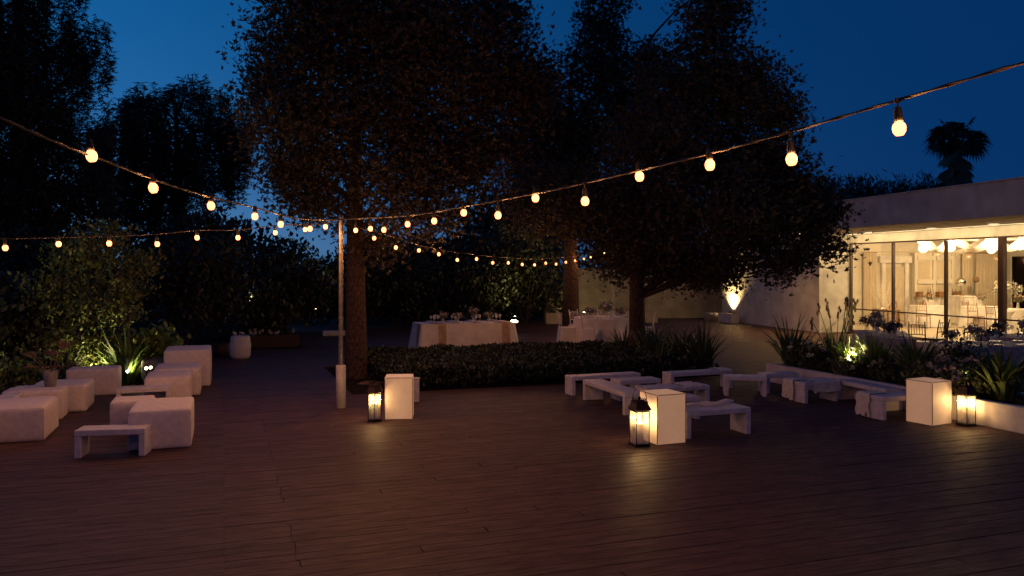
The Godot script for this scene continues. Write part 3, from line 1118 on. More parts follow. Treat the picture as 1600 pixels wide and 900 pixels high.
func pavilion_inside():
	var I := func(x, z, y = 0.0): return B(x, z, y)
	# left inner wall, from the window inwards: door case, cabinets
	var dc := thing("door_case", "white panelled door case on the pavilion's inner wall", "door", B(-7.49, -4.45), BT)
	for z in [-.52, .52]: bbox("jamb", Vector3(0, .03, z - .08), Vector3(.1, 2.35, z + .08), M.white_cloth, dc, .008)
	bbox("header", Vector3(0, 2.352, -.72), Vector3(.14, 2.62, .72), M.white_cloth, dc, .01)
	bbox("door_leaf", Vector3(.01, .03, -.43), Vector3(.05, 2.2, .43), M.curtain, dc)
	bbox("door_panel", Vector3(.052, .2, -.3), Vector3(.065, .95, .3), M.curtain, dc, .006)
	bbox("door_panel", Vector3(.052, 1.1, -.3), Vector3(.065, 2.05, .3), M.curtain, dc, .006)
	var cb := thing("wall_cabinet", "cream built-in cabinet with four recessed bays behind the bar table", "cabinet", B(-7.49, -6.1), BT)
	bbox("carcass", Vector3(0, .03, -.95), Vector3(.12, 2.75, .85), M.room, cb)
	for z in [-.93, -.07, .79]: bbox("stile", Vector3(.121, .03, z - .06), Vector3(.19, 2.75, z + .06), M.room, cb, .004)
	for y in [1.1, 1.62, 2.55]:
		bbox("shelf", Vector3(.121, y - .08, -.86), Vector3(.21, y + .08, -.14), M.room, cb, .004)
		bbox("shelf", Vector3(.121, y - .08, .0), Vector3(.21, y + .08, .72), M.room, cb, .004)
	for z in [-.5, .36]:
		bbox("back_panel", Vector3(.122, 1.72, z - .26), Vector3(.135, 2.42, z + .26), M.curtain, cb)
		bbox("back_panel", Vector3(.122, 1.2, z - .3), Vector3(.135, 1.5, z + .3), M.curtain, cb)
	# curtains
	for c in [["tan curtain hanging beside the door case near the window", -3.3, .55], ["pale tan curtain hanging beyond the bar cabinet", -7.75, .5], ["wide pale curtain hanging at the rear corner of the room", -8.9, 1.5]]:
		var t := thing("curtain", c[0], "curtain", B(-7.38, c[1]), BT, "curtains in the pavilion")
		var st := mb(true)
		var n := int(c[2] * 60)
		for i in n:
			for j in 4:
				var q := []
				for k in [[i, j], [i + 1, j], [i + 1, j + 1], [i, j + 1]]:
					var z: float = (k[0] / float(n) - .5) * c[2]
					var y: float = .04 + 2.7 * k[1] / 4.0
					q.append(Vector3(.045 * sin(k[0] * .9 + sin(k[0] * .23)) * (1.1 - .1 * k[1]), y, z))
				quad(st, q[0], q[1], q[2], q[3], Vector3(1, 0, 0))
		obj("fabric", st, M.curtain, t)
		st = mb(true)
		tube(st, [Vector3(0, 2.75, -c[2] / 2 - .05), Vector3(0, 2.75, c[2] / 2 + .05)], .015, 6)
		obj("rod", st, M.wood, t)
	# the black drape at the back
	var bd := thing("black_drape", "tall black drape across the back of the room", "drape", B(0, -9.8), BT)
	var sd := mb(true)
	for i in 160:
		var x0 := -7.25 + 15.5 * i / 160.0
		var x1 := -7.25 + 15.5 * (i + 1) / 160.0
		quad(sd, Vector3(x0, .03, .04 * sin(i * .9)), Vector3(x1, .03, .04 * sin(i * .9 + .9)), Vector3(x1, 2.62, .04 * sin(i * .9 + .9)), Vector3(x0, 2.62, .04 * sin(i * .9)), Vector3(0, 0, 1))
	obj("fabric", sd, M.black, bd)
	# swags under the ceiling, and globe lamps
	for s in [["white ceiling swag between the first two globe lamps", -3.2, -2.7, 1.5], ["white ceiling swag right of the middle mullion", -1.7, -2.75, 1.8], ["white ceiling swag beside the thick dark post", -.35, -2.7, 1.5], ["white ceiling swag at the right edge of the window", 1.3, -2.8, 2.0], ["white ceiling swag deep in the room near the left pane", -4.2, -4.4, 2.6]]:
		var t := thing("ceiling_swag", s[0], "swag", B(s[1], s[2], 3.16), BT, "white swags under the pavilion ceiling")
		var st := mb(true)
		for i in 20:
			for j in 6:
				var q := []
				for k in [[i, j], [i + 1, j], [i + 1, j + 1], [i, j + 1]]:
					var a: float = k[0] / 20.0
					var b: float = k[1] / 6.0 - .5
					q.append(Vector3((a - .5) * s[3], -.52 * sin(PI * a) * (1.0 - .5 * absf(b)) - .02 + .012 * sin(b * 20 + a * 4), b * .6))
				quad(st, q[0], q[1], q[2], q[3], Vector3(0, -1, .4))
		obj("fabric", st, M.swag, t)
	for s in [["white glowing globe lamp just right of the middle mullion", -2.58, -2.6], ["white glowing globe lamp left of the thick dark post", -.83, -2.6], ["white glowing globe lamp in the second window pane", -3.78, -2.6], ["white glowing globe lamp right of the thick dark post", .1, -2.6], ["white glowing globe lamp far back near the bar cabinet", -4.6, -6.2], ["white glowing globe lamp furthest right in the room", 4.0, -4.6]]:
		var t := thing("globe_lamp", s[0], "lamp", B(s[1], s[2], 2.82), BT, "glowing globes under the pavilion ceiling")
		var st := mb(true)
		ball(st, Vector3.ZERO, .16, 1.0, 18)
		var g := obj("globe", st, M.globe, t)
		lamp(g, Vector3.ZERO, lin(1, .69, .34), 6.0, .14)
		st = mb(true)
		tube(st, [Vector3(0, .155, 0), Vector3(0, .3, 0)], .006, 5)
		obj("cord", st, M.white_cloth, t)
	# branches in a tall pot
	var bp := thing("branch_pot", "tall pot of bare lit branches beside the tan curtain", "vase", B(-5.7, -2.6, .03), BT)
	var st4 := mb(true)
	lathe(st4, [Vector2(0, 0), Vector2(.16, 0), Vector2(.2, .3), Vector2(.17, .62), Vector2(.14, .64), Vector2(0, .55)], 16)
	obj("pot", st4, M.stone, bp)
	st4 = mb(true)
	for k in 26:
		var a := rng.randf() * TAU
		var e := Vector3(cos(a) * rng.randf_range(.1, .55), rng.randf_range(1.2, 1.95), sin(a) * rng.randf_range(.1, .55))
		limb(st4, Vector3(0, .5, 0), e, .012, .004, .0, 4)
		limb(st4, e * .7, e + gauss() * .12, .006, .003, 0.0, 4)
	obj("branches", st4, M.shawl, bp)
	# tables and chairs inside
	var bar := thing("bar_table", "tall table with a pleated white skirt in the middle of the room", "table", B(-6.33, -6.45), BT)
	bbox("tabletop", Vector3(-.62, 1.06, -.4), Vector3(.62, 1.1, .4), M.white_cloth, bar, .01)
	var sk := mb(true)
	for i in 96:
		var q := []
		for k in [[i, 0], [i + 1, 0], [i + 1, 1], [i, 1]]:
			var s := fposmod(k[0] / 96.0, 1.0) * 4.0
			var p: Vector3
			var o: Vector3
			if s < 1: p = Vector3(-.6 + 1.2 * s, 0, .38); o = Vector3(0, 0, 1)
			elif s < 2: p = Vector3(.6, 0, .38 - .76 * (s - 1)); o = Vector3(1, 0, 0)
			elif s < 3: p = Vector3(.6 - 1.2 * (s - 2), 0, -.38); o = Vector3(0, 0, -1)
			else: p = Vector3(-.6, 0, -.38 + .76 * (s - 3)); o = Vector3(-1, 0, 0)
			q.append(p + o * (.02 * sin(k[0] * 1.57 + .5)) + Vector3(0, .05 if k[1] == 0 else 1.058, 0))
		quad(sk, q[0], q[1], q[2], q[3], q[0] * Vector3(1, 0, 1))
	obj("skirt", sk, M.white_cloth, bar)
	var sv := thing("silver_balloon", "crumpled silver balloon on a thin stand on the pleated table", "balloon", B(-6.33, -6.45, 1.102), BT)
	var sb := mb(true)
	ball(sb, Vector3(.02, .52, 0), .2, .8, 14)
	obj("foil", sb, M.silver, sv)
	sb = mb(true)
	tube(sb, [Vector3(.12, 0, 0), Vector3(.1, .2, 0), Vector3(.03, .37, 0)], .012, 6)
	lathe(sb, [Vector2(0, 0), Vector2(.07, 0), Vector2(.06, .015), Vector2(0, .02)], 12, Transform3D(Basis(), Vector3(.12, 0, 0)))
	obj("stand", sb, M.stone, sv)
	var pd := thing("hanging_ball", "dark ball hanging from a long cord in front of the pale curtain", "pendant", B(-6.6, -7.44, 3.165), BT)
	sb = mb(true)
	tube(sb, [Vector3.ZERO, Vector3(.01, -.7, 0), Vector3(0, -1.35, 0)], .012, 6)
	obj("cord", sb, M.wood, pd)
	sb = mb(true)
	ball(sb, Vector3(0, -1.46, 0), .12, 1.0, 12)
	obj("ball", sb, M.dry, pd)
	for s in [["white-clothed round table left of the pleated table", -5.35, -4.16, 1.3], ["white-clothed round table right of the pleated table", -4.3, -5.5, 1.3], ["white-clothed round table beside the thick dark post", -2.4, -5.1, 1.4], ["white-clothed round table furthest right in the room", 1.6, -5.4, 1.6]]:
		var t := table_under("inner_table", s[0], B(s[1], s[2], .03), BT, s[3] - .06, s[3] - .06, .76, true)
		t.set_meta("group", "round tables in the pavilion")
		var f := round_cloth(s[3] / 2, .76, int(s[1] * 10))
		var cl := draped("inner_tablecloth", f, 72, .762, M.white_cloth, self)
		cl.position = t.position
		tag(cl, "white tablecloth on the " + str(s[0]).replace("white-clothed ", ""), "tablecloth", "tablecloths in the pavilion")
		bouquet("flower vase on the " + str(s[0]).replace("white-clothed ", ""), t.position + Vector3(0, .775, 0), .42, .2, .2, Color(.12, .10, .05), 160, "flower_vase", "vases in the pavilion", Color(.6, .4, .3))
	var ch := chiavari("wooden chair with its back to the window, by the pleated table", B(-3.75, -4.72, .03), BT + .3, M.wood, false, "wooden chairs in the pavilion")
	for s in [["wooden chair left of the round table by the pleated table", -5.2, -5.9, BT - 1.4], ["wooden chair in front of the cream cabinet", -6.1, -4.6, BT - 1.9], ["wooden chair just behind the middle mullion", -4.6, -3.3, BT + .6], ["wooden chair near the thick dark post", -2.3, -4.1, BT + .1], ["wooden chair left of the thick dark post", -3.3, -5.7, BT - 2.0], ["wooden chair in the rightmost pane", 1.4, -4.3, BT + .2], ["wooden chair by the branches and the second pane", -5.9, -3.3, BT + .2], ["wooden chair at the left rear near the door case", -6.7, -4.8, BT + 2.4]]:
		dup(ch, "chair", s[0], B(s[1], s[2], .03), s[3])
	# bottles on the cabinet's counter
	var ct := thing("bar_counter", "long cream counter under the cabinet bays", "counter", B(-7.05, -6.1), BT)
	bbox("worktop", Vector3(-.23, 1.0, -.95), Vector3(.2, 1.04, .85), M.white_cloth, ct, .006)
	bbox("front", Vector3(-.2, .03, -.92), Vector3(.16, .998, .82), M.white_cloth, ct)
	for k in 9:
		var bt := mb(true)
		lathe(bt, [Vector2(0, 0), Vector2(.04, 0), Vector2(.04, .16), Vector2(.014, .22), Vector2(.014, .3), Vector2(0, .3)], 10)
		var o := obj("bottle", bt, [M.stone, M.dry, M.silver][k % 3])
		o.position = B(-7.05 + .08 * (k % 2), -6.9 + .19 * k, 1.042)
		tag(o, "small bottle in the row on the cream counter", "bottle", "bottles on the pavilion counter")
	for k in 3:
		var bt := mb()
		box(bt, Vector3(0, .1, 0), Vector3(.22, .2, .2), .01)
		var o := obj("wooden_crate", bt, M.wood)
		o.position = B(-6.75, [-6.75, -5.9, -5.35][k], .85 if k < 0 else 1.042) if k == 1 else B(-7.0, [-6.98, -5.9, -5.2][k], 1.042)
		o.rotation.y = BT
		tag(o, ["small orange wooden box at the far end of the cream counter", "small orange wooden box in front of the counter's middle bottles", "small orange wooden box at the near end of the cream counter"][k], "box")
	# low dark stool and side table in the first pane
	var sl := thing("side_table", "low dark side table in the first window pane", "table", B(-3.5, -.9, .03), BT)
	bbox("tabletop", Vector3(-.4, .72, -.25), Vector3(.4, .76, .25), M.wood, sl, .006)
	for s in [[-1, -1], [1, -1], [-1, 1], [1, 1]]: bbox("leg", Vector3(s[0] * .36 - .02, 0, s[1] * .21 - .02), Vector3(s[0] * .36 + .02, .718, s[1] * .21 + .02), M.wood, sl)
	# big white flower piece at the right edge
	var bf = bouquet("large white flower piece in the rightmost pane before the black drape", B(-1.3, -3.5, .8), .9, .5, .35, Color(.3, .27, .2), 700, "flower_vase", "", Color(.8, .75, .65), 7, M.stone)
	var ps := thing("plant_stand", "round pale stand under the large white flower piece", "stand", B(-1.3, -3.5, .03), BT)
	var ss := mb(true)
	lathe(ss, [Vector2(0, 0), Vector2(.26, 0), Vector2(.24, .1), Vector2(.16, .2), Vector2(.16, .62), Vector2(.24, .74), Vector2(.24, .768), Vector2(0, .768)], 20)
	obj("column", ss, M.plaster, ps)
	return bf

func round_cloth(R: float, H: float, seed_: int) -> Callable:
	return func(t: float, k: float, off: float) -> Vector3:
		var a := TAU * t
		var fold := sin(a * 13.0 + seed_) * .6 + sin(a * 7.0 + seed_ * 1.7) * .4
		var r := R + .006 + off + k * (.06 + .05 * fold)
		return Vector3(cos(a) * r, H - k * (H - .02) + (off if k < .01 else 0.0), sin(a) * r)

func back_walls():
	# low garden walls behind the round table, and a lamp that warms them
	var w := thing("garden_wall", "tall cream garden wall behind the round table", "wall", P(5.4, 35.0), .08)
	bbox("panel", Vector3(-3.0, 0, -.12), Vector3(6.5, 2.1, .12), M.cream_wall, w, .01)
	bbox("coping", Vector3(-3.03, 2.102, -.16), Vector3(6.53, 2.16, .16), M.cream_wall, w, .01)
	w = thing("garden_wall", "short cream wall section left of the dark tree trunk", "wall", P(1.85, 33.6), .25)
	bbox("panel", Vector3(-.55, 0, -.12), Vector3(.5, 1.25, .12), M.cream_wall, w, .01)
	w = thing("garden_wall", "long knee-high cream wall in front of the taller cream wall", "wall", P(2.6, 31.6), .2)
	bbox("panel", Vector3(-1.35, 0, -.15), Vector3(3.2, .42, .15), M.cream_wall, w, .01)
	var l := thing("garden_light", "small warm wall lamp hidden behind the round table", "garden light", P(2.9, 32.6))
	var st := mb(true)
	lathe(st, [Vector2(0, 0), Vector2(.05, 0), Vector2(.05, .3), Vector2(0, .3)], 10)
	obj("post", st, M.black_metal, l)
	st = mb(true)
	ball(st, Vector3(0, .36, 0), .06)
	lamp(obj("lamp_globe", st, M.spot, l), Vector3(0, .36, 0), lin(1, .68, .2), .4, .05)
	w = thing("kerb_stone", "pale kerb block lying at the edge of the dark hedge", "kerb", P(-5.5, 25.8), .25)
	bbox("block", Vector3(-.5, 0, -.15), Vector3(.5, .16, .15), M.planter, w, .02)
	# white planter wall with a bed behind it, at the right
	var t := thing("planter_wall", "long low white planter wall along the right of the deck", "planter", D(9.7, 12.8), DECK_TURN + PI / 2)
	# local x runs back towards the camera side (decreasing v): node turned so that +x = -v
	t.rotation.y = DECK_TURN - PI / 2
	bbox("front_wall", Vector3(0, 0, -.0), Vector3(9.4, .34, .11), M.planter, t, .008)
	bbox("end_wall", Vector3(0, 0, -1.1), Vector3(.11, .338, -.001), M.planter, t, .008)
	bbox("back_wall", Vector3(.112, 0, -1.1), Vector3(9.4, .336, -.99), M.planter, t, .008)
	bbox("soil", Vector3(.112, 0, -.988), Vector3(9.4, .29, -.002), M.soil, t)
	# low wall behind the left poufs
	w = thing("low_wall", "low pale garden wall behind the left row of poufs", "wall", D(-2.72, 9.6), DECK_TURN)
	bbox("wall_body", Vector3(-.09, 0, -3.9), Vector3(.09, .36, 0), M.planter, w, .01)
	bbox("coping", Vector3(-.12, .362, -3.93), Vector3(.12, .41, .03), M.planter, w, .012)

# ------------------------------------------------------------------ trees
func big_trees():
	tree("large broad tree with a straight trunk behind the string-light pole", P(-3.07, 16.0), 3.2, .185, 8.5, [[-3.95, 6.65, 16.00, 1.26, 1.13], [-4.25, 5.01, 15.50, 1.0, 1.07], [-2.52, 6.90, 16.60, 1.64, 1.26], [-3.02, 5.14, 16.00, 1.51, 1.13], [-1.26, 6.27, 15.60, 1.51, 1.26], [-1.39, 4.76, 16.40, 1.39, 1.01], [-0.31, 6.65, 16.00, 0.69, 0.88], [0.00, 5.51, 16.00, 0.69, 0.82], [-3.78, 3.94, 16.00, 1.01, 0.69], [-2.02, 3.75, 15.40, 1.13, 0.63], [-4.4, 4.0, 16.30, 0.6, 0.45], [-3.5, 3.25, 15.8, .8, .35], [-1.7, 3.15, 15.6, .9, .38], [-0.57, 4.13, 16.00, 0.88, 0.63], [-2.52, 2.68, 15.70, 0.35, 0.50], [-4.03, 8.54, 16.00, 1.26, 1.13], [-2.02, 8.79, 16.00, 1.64, 1.39], [-3.02, 10.05, 16.00, 1.26, 1.13], [-4.95, 6.02, 16.20, 0.35, 0.76], [.4, 5.85, 16.0, .5, .7]], 74000, 40, LEAF.lobed, .125, Color(.038, .030, .018), .24)
	tree("spreading low-branched tree in front of the pavilion", P(2.82, 18.3), 1.9, .165, 7.0, [[4.54, 7.59, 18.30, 0.79, 0.86], [4.18, 6.29, 18.50, 1.30, 1.01], [5.19, 6.00, 18.00, 1.01, 0.94], [3.75, 4.85, 18.30, 1.59, 1.08], [5.48, 4.56, 18.70, 1.30, 1.01], [4.18, 3.41, 17.80, 1.73, 1.08], [5.98, 3.41, 18.30, 1.30, 0.79], [6.84, 3.27, 18.60, 0.86, 0.65], [2.45, 3.55, 18.50, 1.30, 0.75], [1.73, 3.25, 17.90, 1.08, 0.6], [5.48, 2.75, 18.70, 1.01, 0.5], [3.03, 2.40, 18.60, 1.30, 0.72], [4.6, 2.1, 18.10, 0.75, 0.45], [0.86, 3.7, 18.80, 1.01, 0.79], [4.61, 8.60, 18.30, 0.50, 0.72], [5.98, 5.57, 18.30, 0.43, 0.65], [6.41, 3.99, 18.30, 0.65, 0.58], [6.2, 2.4, 18.0, .5, .35], [5.9, 2.15, 18.0, .45, .3], [7.1, 2.65, 18.2, .5, .3], [3.7, 2.2, 18.6, 1.0, .4], [4.3, 2.05, 18.4, .9, .35]], 60000, 28, LEAF.lobed, .13, Color(.050, .041, .022), .21)
	tree("tall narrow dark tree behind, between the two nearer trees", P(1.95, 27.0), 3.0, .24, 9.0, [[2.98, 10.41, 27.00, 0.96, 1.17], [2.87, 8.71, 27.00, 1.38, 1.28], [3.19, 6.80, 27.00, 1.91, 1.38], [1.70, 6.16, 27.50, 1.49, 1.49], [4.25, 7.22, 27.30, 1.17, 1.28], [2.13, 4.67, 27.00, 2.13, 1.28], [0.43, 5.74, 27.00, 1.06, 1.28], [2.98, 11.90, 27.00, 0.64, 1.06], [4.57, 8.71, 27.00, 0.85, 1.06], [0.64, 4.03, 27.00, 1.28, 1.06], [1.2, 7.7, 27.2, .8, 1.0], [.5, 7.0, 27.0, .8, .9]], 34000, 26, LEAF.lobed, .17, Color(.05, .04, .022), .22)
	tree("tall black tree filling the top left corner", P(-14.6, 24.0), 4.0, .35, 10.5, [[-14.74, 9.30, 24.00, 1.70, 1.32], [-13.04, 9.11, 24.40, 1.13, 0.94], [-13.80, 7.79, 23.60, 1.51, 1.13], [-15.12, 6.84, 24.00, 1.89, 1.51], [-13.42, 6.47, 24.50, 1.42, 1.04], [-14.74, 4.58, 24.00, 1.70, 1.32], [-13.04, 4.76, 24.30, 1.32, 0.94], [-16.44, 8.54, 24.00, 1.70, 2.08], [-12.28, 8.26, 24.00, 0.53, 0.42], [-14.55, 11.00, 24.00, 2.08, 1.13], [-13.98, 3.25, 24.00, 1.51, 0.76]], 24000, 18, LEAF.sprig, .26, Color(.03, .028, .016), .2, true)
	tree("weeping tree with drooping foliage beyond the left garden", P(-13.2, 32.0), 3.4, .3, 8.6, [[-14.36, 8.93, 32.00, 1.26, 0.76], [-12.35, 9.18, 32.00, 1.39, 0.71], [-11.59, 7.92, 32.50, 1.26, 1.13], [-13.86, 7.42, 32.00, 1.76, 1.39], [-15.37, 7.92, 32.30, 1.13, 1.01], [-12.60, 6.16, 31.60, 2.02, 1.39], [-15.12, 5.90, 32.00, 1.51, 1.26], [-11.09, 6.41, 32.00, 0.76, 1.01], [-14.11, 4.64, 32.00, 1.76, 1.01], [-16.13, 6.91, 32.00, 0.88, 1.13], [-10.9, 7.6, 32.2, .8, .8]], 19000, 20, LEAF.sprig, .28, Color(.032, .034, .02), .2, true)
	# the small tree lit from below in the left garden
	var t := tree("small bushy tree lit from below in the left garden", P(-8.0, 15.6), .7, .05, 2.5, [[-8.2, 2.35, 15.6, .75, .42], [-7.5, 1.75, 15.4, .6, .38], [-8.7, 1.7, 15.5, .7, .42], [-7.2, 2.2, 15.7, .4, .3], [-8.1, 1.3, 15.2, .75, .35], [-7.35, 1.2, 15.2, .42, .28], [-8.3, .75, 15.0, .6, .4], [-7.7, .5, 15.3, .5, .35], [-7.9, 2.75, 15.8, .45, .25]], 9000, 7, LEAF.oval, .085, Color(.12, .145, .04), .1)
	t.set_meta("category", "tree")
	# dark shrubs and trees along the back
	var g := "dark shrubs along the back of the garden"
	for s in [["dark bushy shrub at the far left behind the lit small tree", -11.8, 21.0, 2.6, 1.7], ["tall dark shrub between the weeping tree and the kerb block", -9.4, 26.0, 2.4, 2.05], ["dark shrub under the left end of the sky gap", -7.6, 27.5, 1.9, 1.6], ["dark pointed shrub under the middle of the sky gap", -6.0, 28.5, 1.6, 1.5], ["dark shrub directly behind the light pole", -4.2, 29.5, 2.2, 1.75], ["dark shrub behind the left half of the rectangular table", -1.6, 30.5, 2.3, 2.2], ["dark shrub behind the right end of the rectangular table", .5, 31.0, 1.9, 2.0], ["low dark shrub at the left edge of the photo above the poufs", -10.2, 15.5, 1.7, 1.0], ["dark shrub behind the big pouf and the round white pot", -8.4, 21.0, 2.0, 1.5], ["dark shrub behind the flower trough", -6.5, 23.4, 1.3, 1.15]]:
		bush(s[0], P(s[1], s[2]), s[3], s[4], 7000, LEAF.oval, .16, Color(.024, .029, .010), "shrub", g)
	for s in [["dark tree mass behind the tall narrow tree", .2, 40.0, 3.6, 3.6], ["dark tree mass behind the spreading tree", 6.0, 42.0, 4.2, 3.3], ["dark tree mass left of the pavilion roof", 12.0, 44.0, 4.2, 3.2], ["dark tree mass beyond the light pole", -5.5, 40.0, 3.2, 2.1], ["dark tree mass beyond the weeping tree", -14.5, 42.0, 5.0, 2.5], ["dark tree mass at the far left horizon", -24.0, 42.0, 6.0, 4.6]]:
		bush(s[0], P(s[1], s[2]), s[3], s[4], 6500, LEAF.oval, .34, Color(.030, .034, .016), "tree", "dark trees on the horizon", "background_tree")
	var hr := thing("hedge", "tall flat-topped dark hedge showing above the pavilion roof", "hedge", P(19.6, 44.0))
	var sr := mb(true)
	for k in 6: tube(sr, [Vector3(-4.0 + k * 1.6, -.05, 0), Vector3(-4.0 + k * 1.6, 3.0, 0), Vector3(-3.8 + k * 1.6, 6.0, .2)], [.14, .1, .04], 6)
	obj("stems", sr, M.bark, hr).set_meta("kind", "stuff")
	var cr := []
	for k in 13:
		for q in [1.4, 3.6, 5.6]: cr.append([14.9 + k * .76, q + rng.randf_range(-.12, .12), 44.0, .95, 1.35])
	crown(hr, cr, 30000, 8, LEAF.narrow, .42, Color(.030, .034, .016), .24, false, null, "foliage")
	var hd := thing("hedge", "long dark hedge closing the back of the terrace", "hedge", P(-4.0, 33.5))
	var st := mb(true)
	for k in 12: tube(st, [Vector3(-6.0 + k, -.05, 0), Vector3(-6.0 + k, 1.6, .1)], .03, 5)
	obj("stems", st, M.bark, hd).set_meta("kind", "stuff")
	var cl := []
	for k in 13: cl.append([-10.4 + k * 1.0, 1.1, 33.5, .9, 1.25])
	crown(hd, cl, 15000, 6, LEAF.oval, .2, Color(.024, .029, .011), .18, false, null, "foliage")
	fan_palm()

func fan_palm():
	var w := P(20.9, 38.2)
	var t := thing("palm_tree", "fan palm with a skirt of dead fronds above the pavilion roof", "palm tree", w)
	var st := mb(true)
	tube(st, [Vector3(0, 0, 0), Vector3(.05, 3, 0), Vector3(-.05, 6, 0), Vector3(0, 8.1, 0)], [.34, .28, .26, .24], 10)
	obj("trunk", st, M.bark, t)
	for k in 80:
		var dead := k >= 36
		var a := k * 2.399
		var el := asin(lerpf(1.0, -.62, (k + .5) / 36.0)) + rng.randf_range(-.15, .15) if not dead else rng.randf_range(-.95, -1.35)
		var out := Vector3(cos(a) * cos(el), sin(el), sin(a) * cos(el))
		var y0 := 8.1 - (0.0 if not dead else rng.randf_range(.1, 1.6))
		var pet := rng.randf_range(.15, 1.0) if not dead else rng.randf_range(.35, .8)
		var base := Vector3(0, y0, 0) + out * .1
		var hub := base + out * pet
		var f := mb(true)
		tube(f, [base, base.lerp(hub, .5) + Vector3(0, .03, 0), hub], [.02, .014, .01], 4)
		var side := out.cross(Vector3.UP).normalized()
		side = side.rotated(out, rng.randf_range(-1.1, 1.1))
		var nrm := side.cross(out).normalized()
		f.set_smooth_group(-1)
		for j in 15:
			var b := (j - 7) * (.19 if not dead else .07)
			var dir := (out * cos(b) + side * sin(b)).normalized()
			var L := rng.randf_range(.62, .8)
			var sw := dir.cross(nrm).normalized() * .048
			var mid := hub + dir * L * .6 + nrm * .02
			var tip := hub + dir * L + Vector3(0, -.22 if not dead else -.1, 0)
			quad(f, hub - sw * .3, hub + sw * .3, mid + sw, mid - sw, nrm)
			tri(f, mid - sw, mid + sw, tip, nrm)
		var o := obj("frond", f, M.palm_dead if dead else M.palm, t)
		if dead and k == 36: o.set_meta("label", "dead hanging frond")

# ------------------------------------------------------------------ planting
func garden_spot(label: String, where: Vector3, dir: Vector3, energy: float, angle := 60.0, size := .035):
	var t := thing("garden_spotlight", label, "garden light", where, 0.0, "small spotlights among the plants")
	var d := dir.normalized()
	var st := mb(true)
	tube(st, [Vector3(0, -.28, 0), Vector3(0, 0, 0)], .008, 6)
	obj("spike", st, M.black_metal, t)
	st = mb(true)
	tube(st, [-d * size * 2.2, -d * size, d * size * .6], [size * .7, size, size * 1.05], 10)
	var hd := obj("head", st, M.black_metal, t)
	st = mb(true)
	tube(st, [d * size * .62, d * size * .8], [size * .95, size * .8], 10)
	obj("lamp_lens", st, M.spot, hd)
	spot(hd, d * size * 1.1, d, lin(1, .84, .36), energy, angle, size * .8)

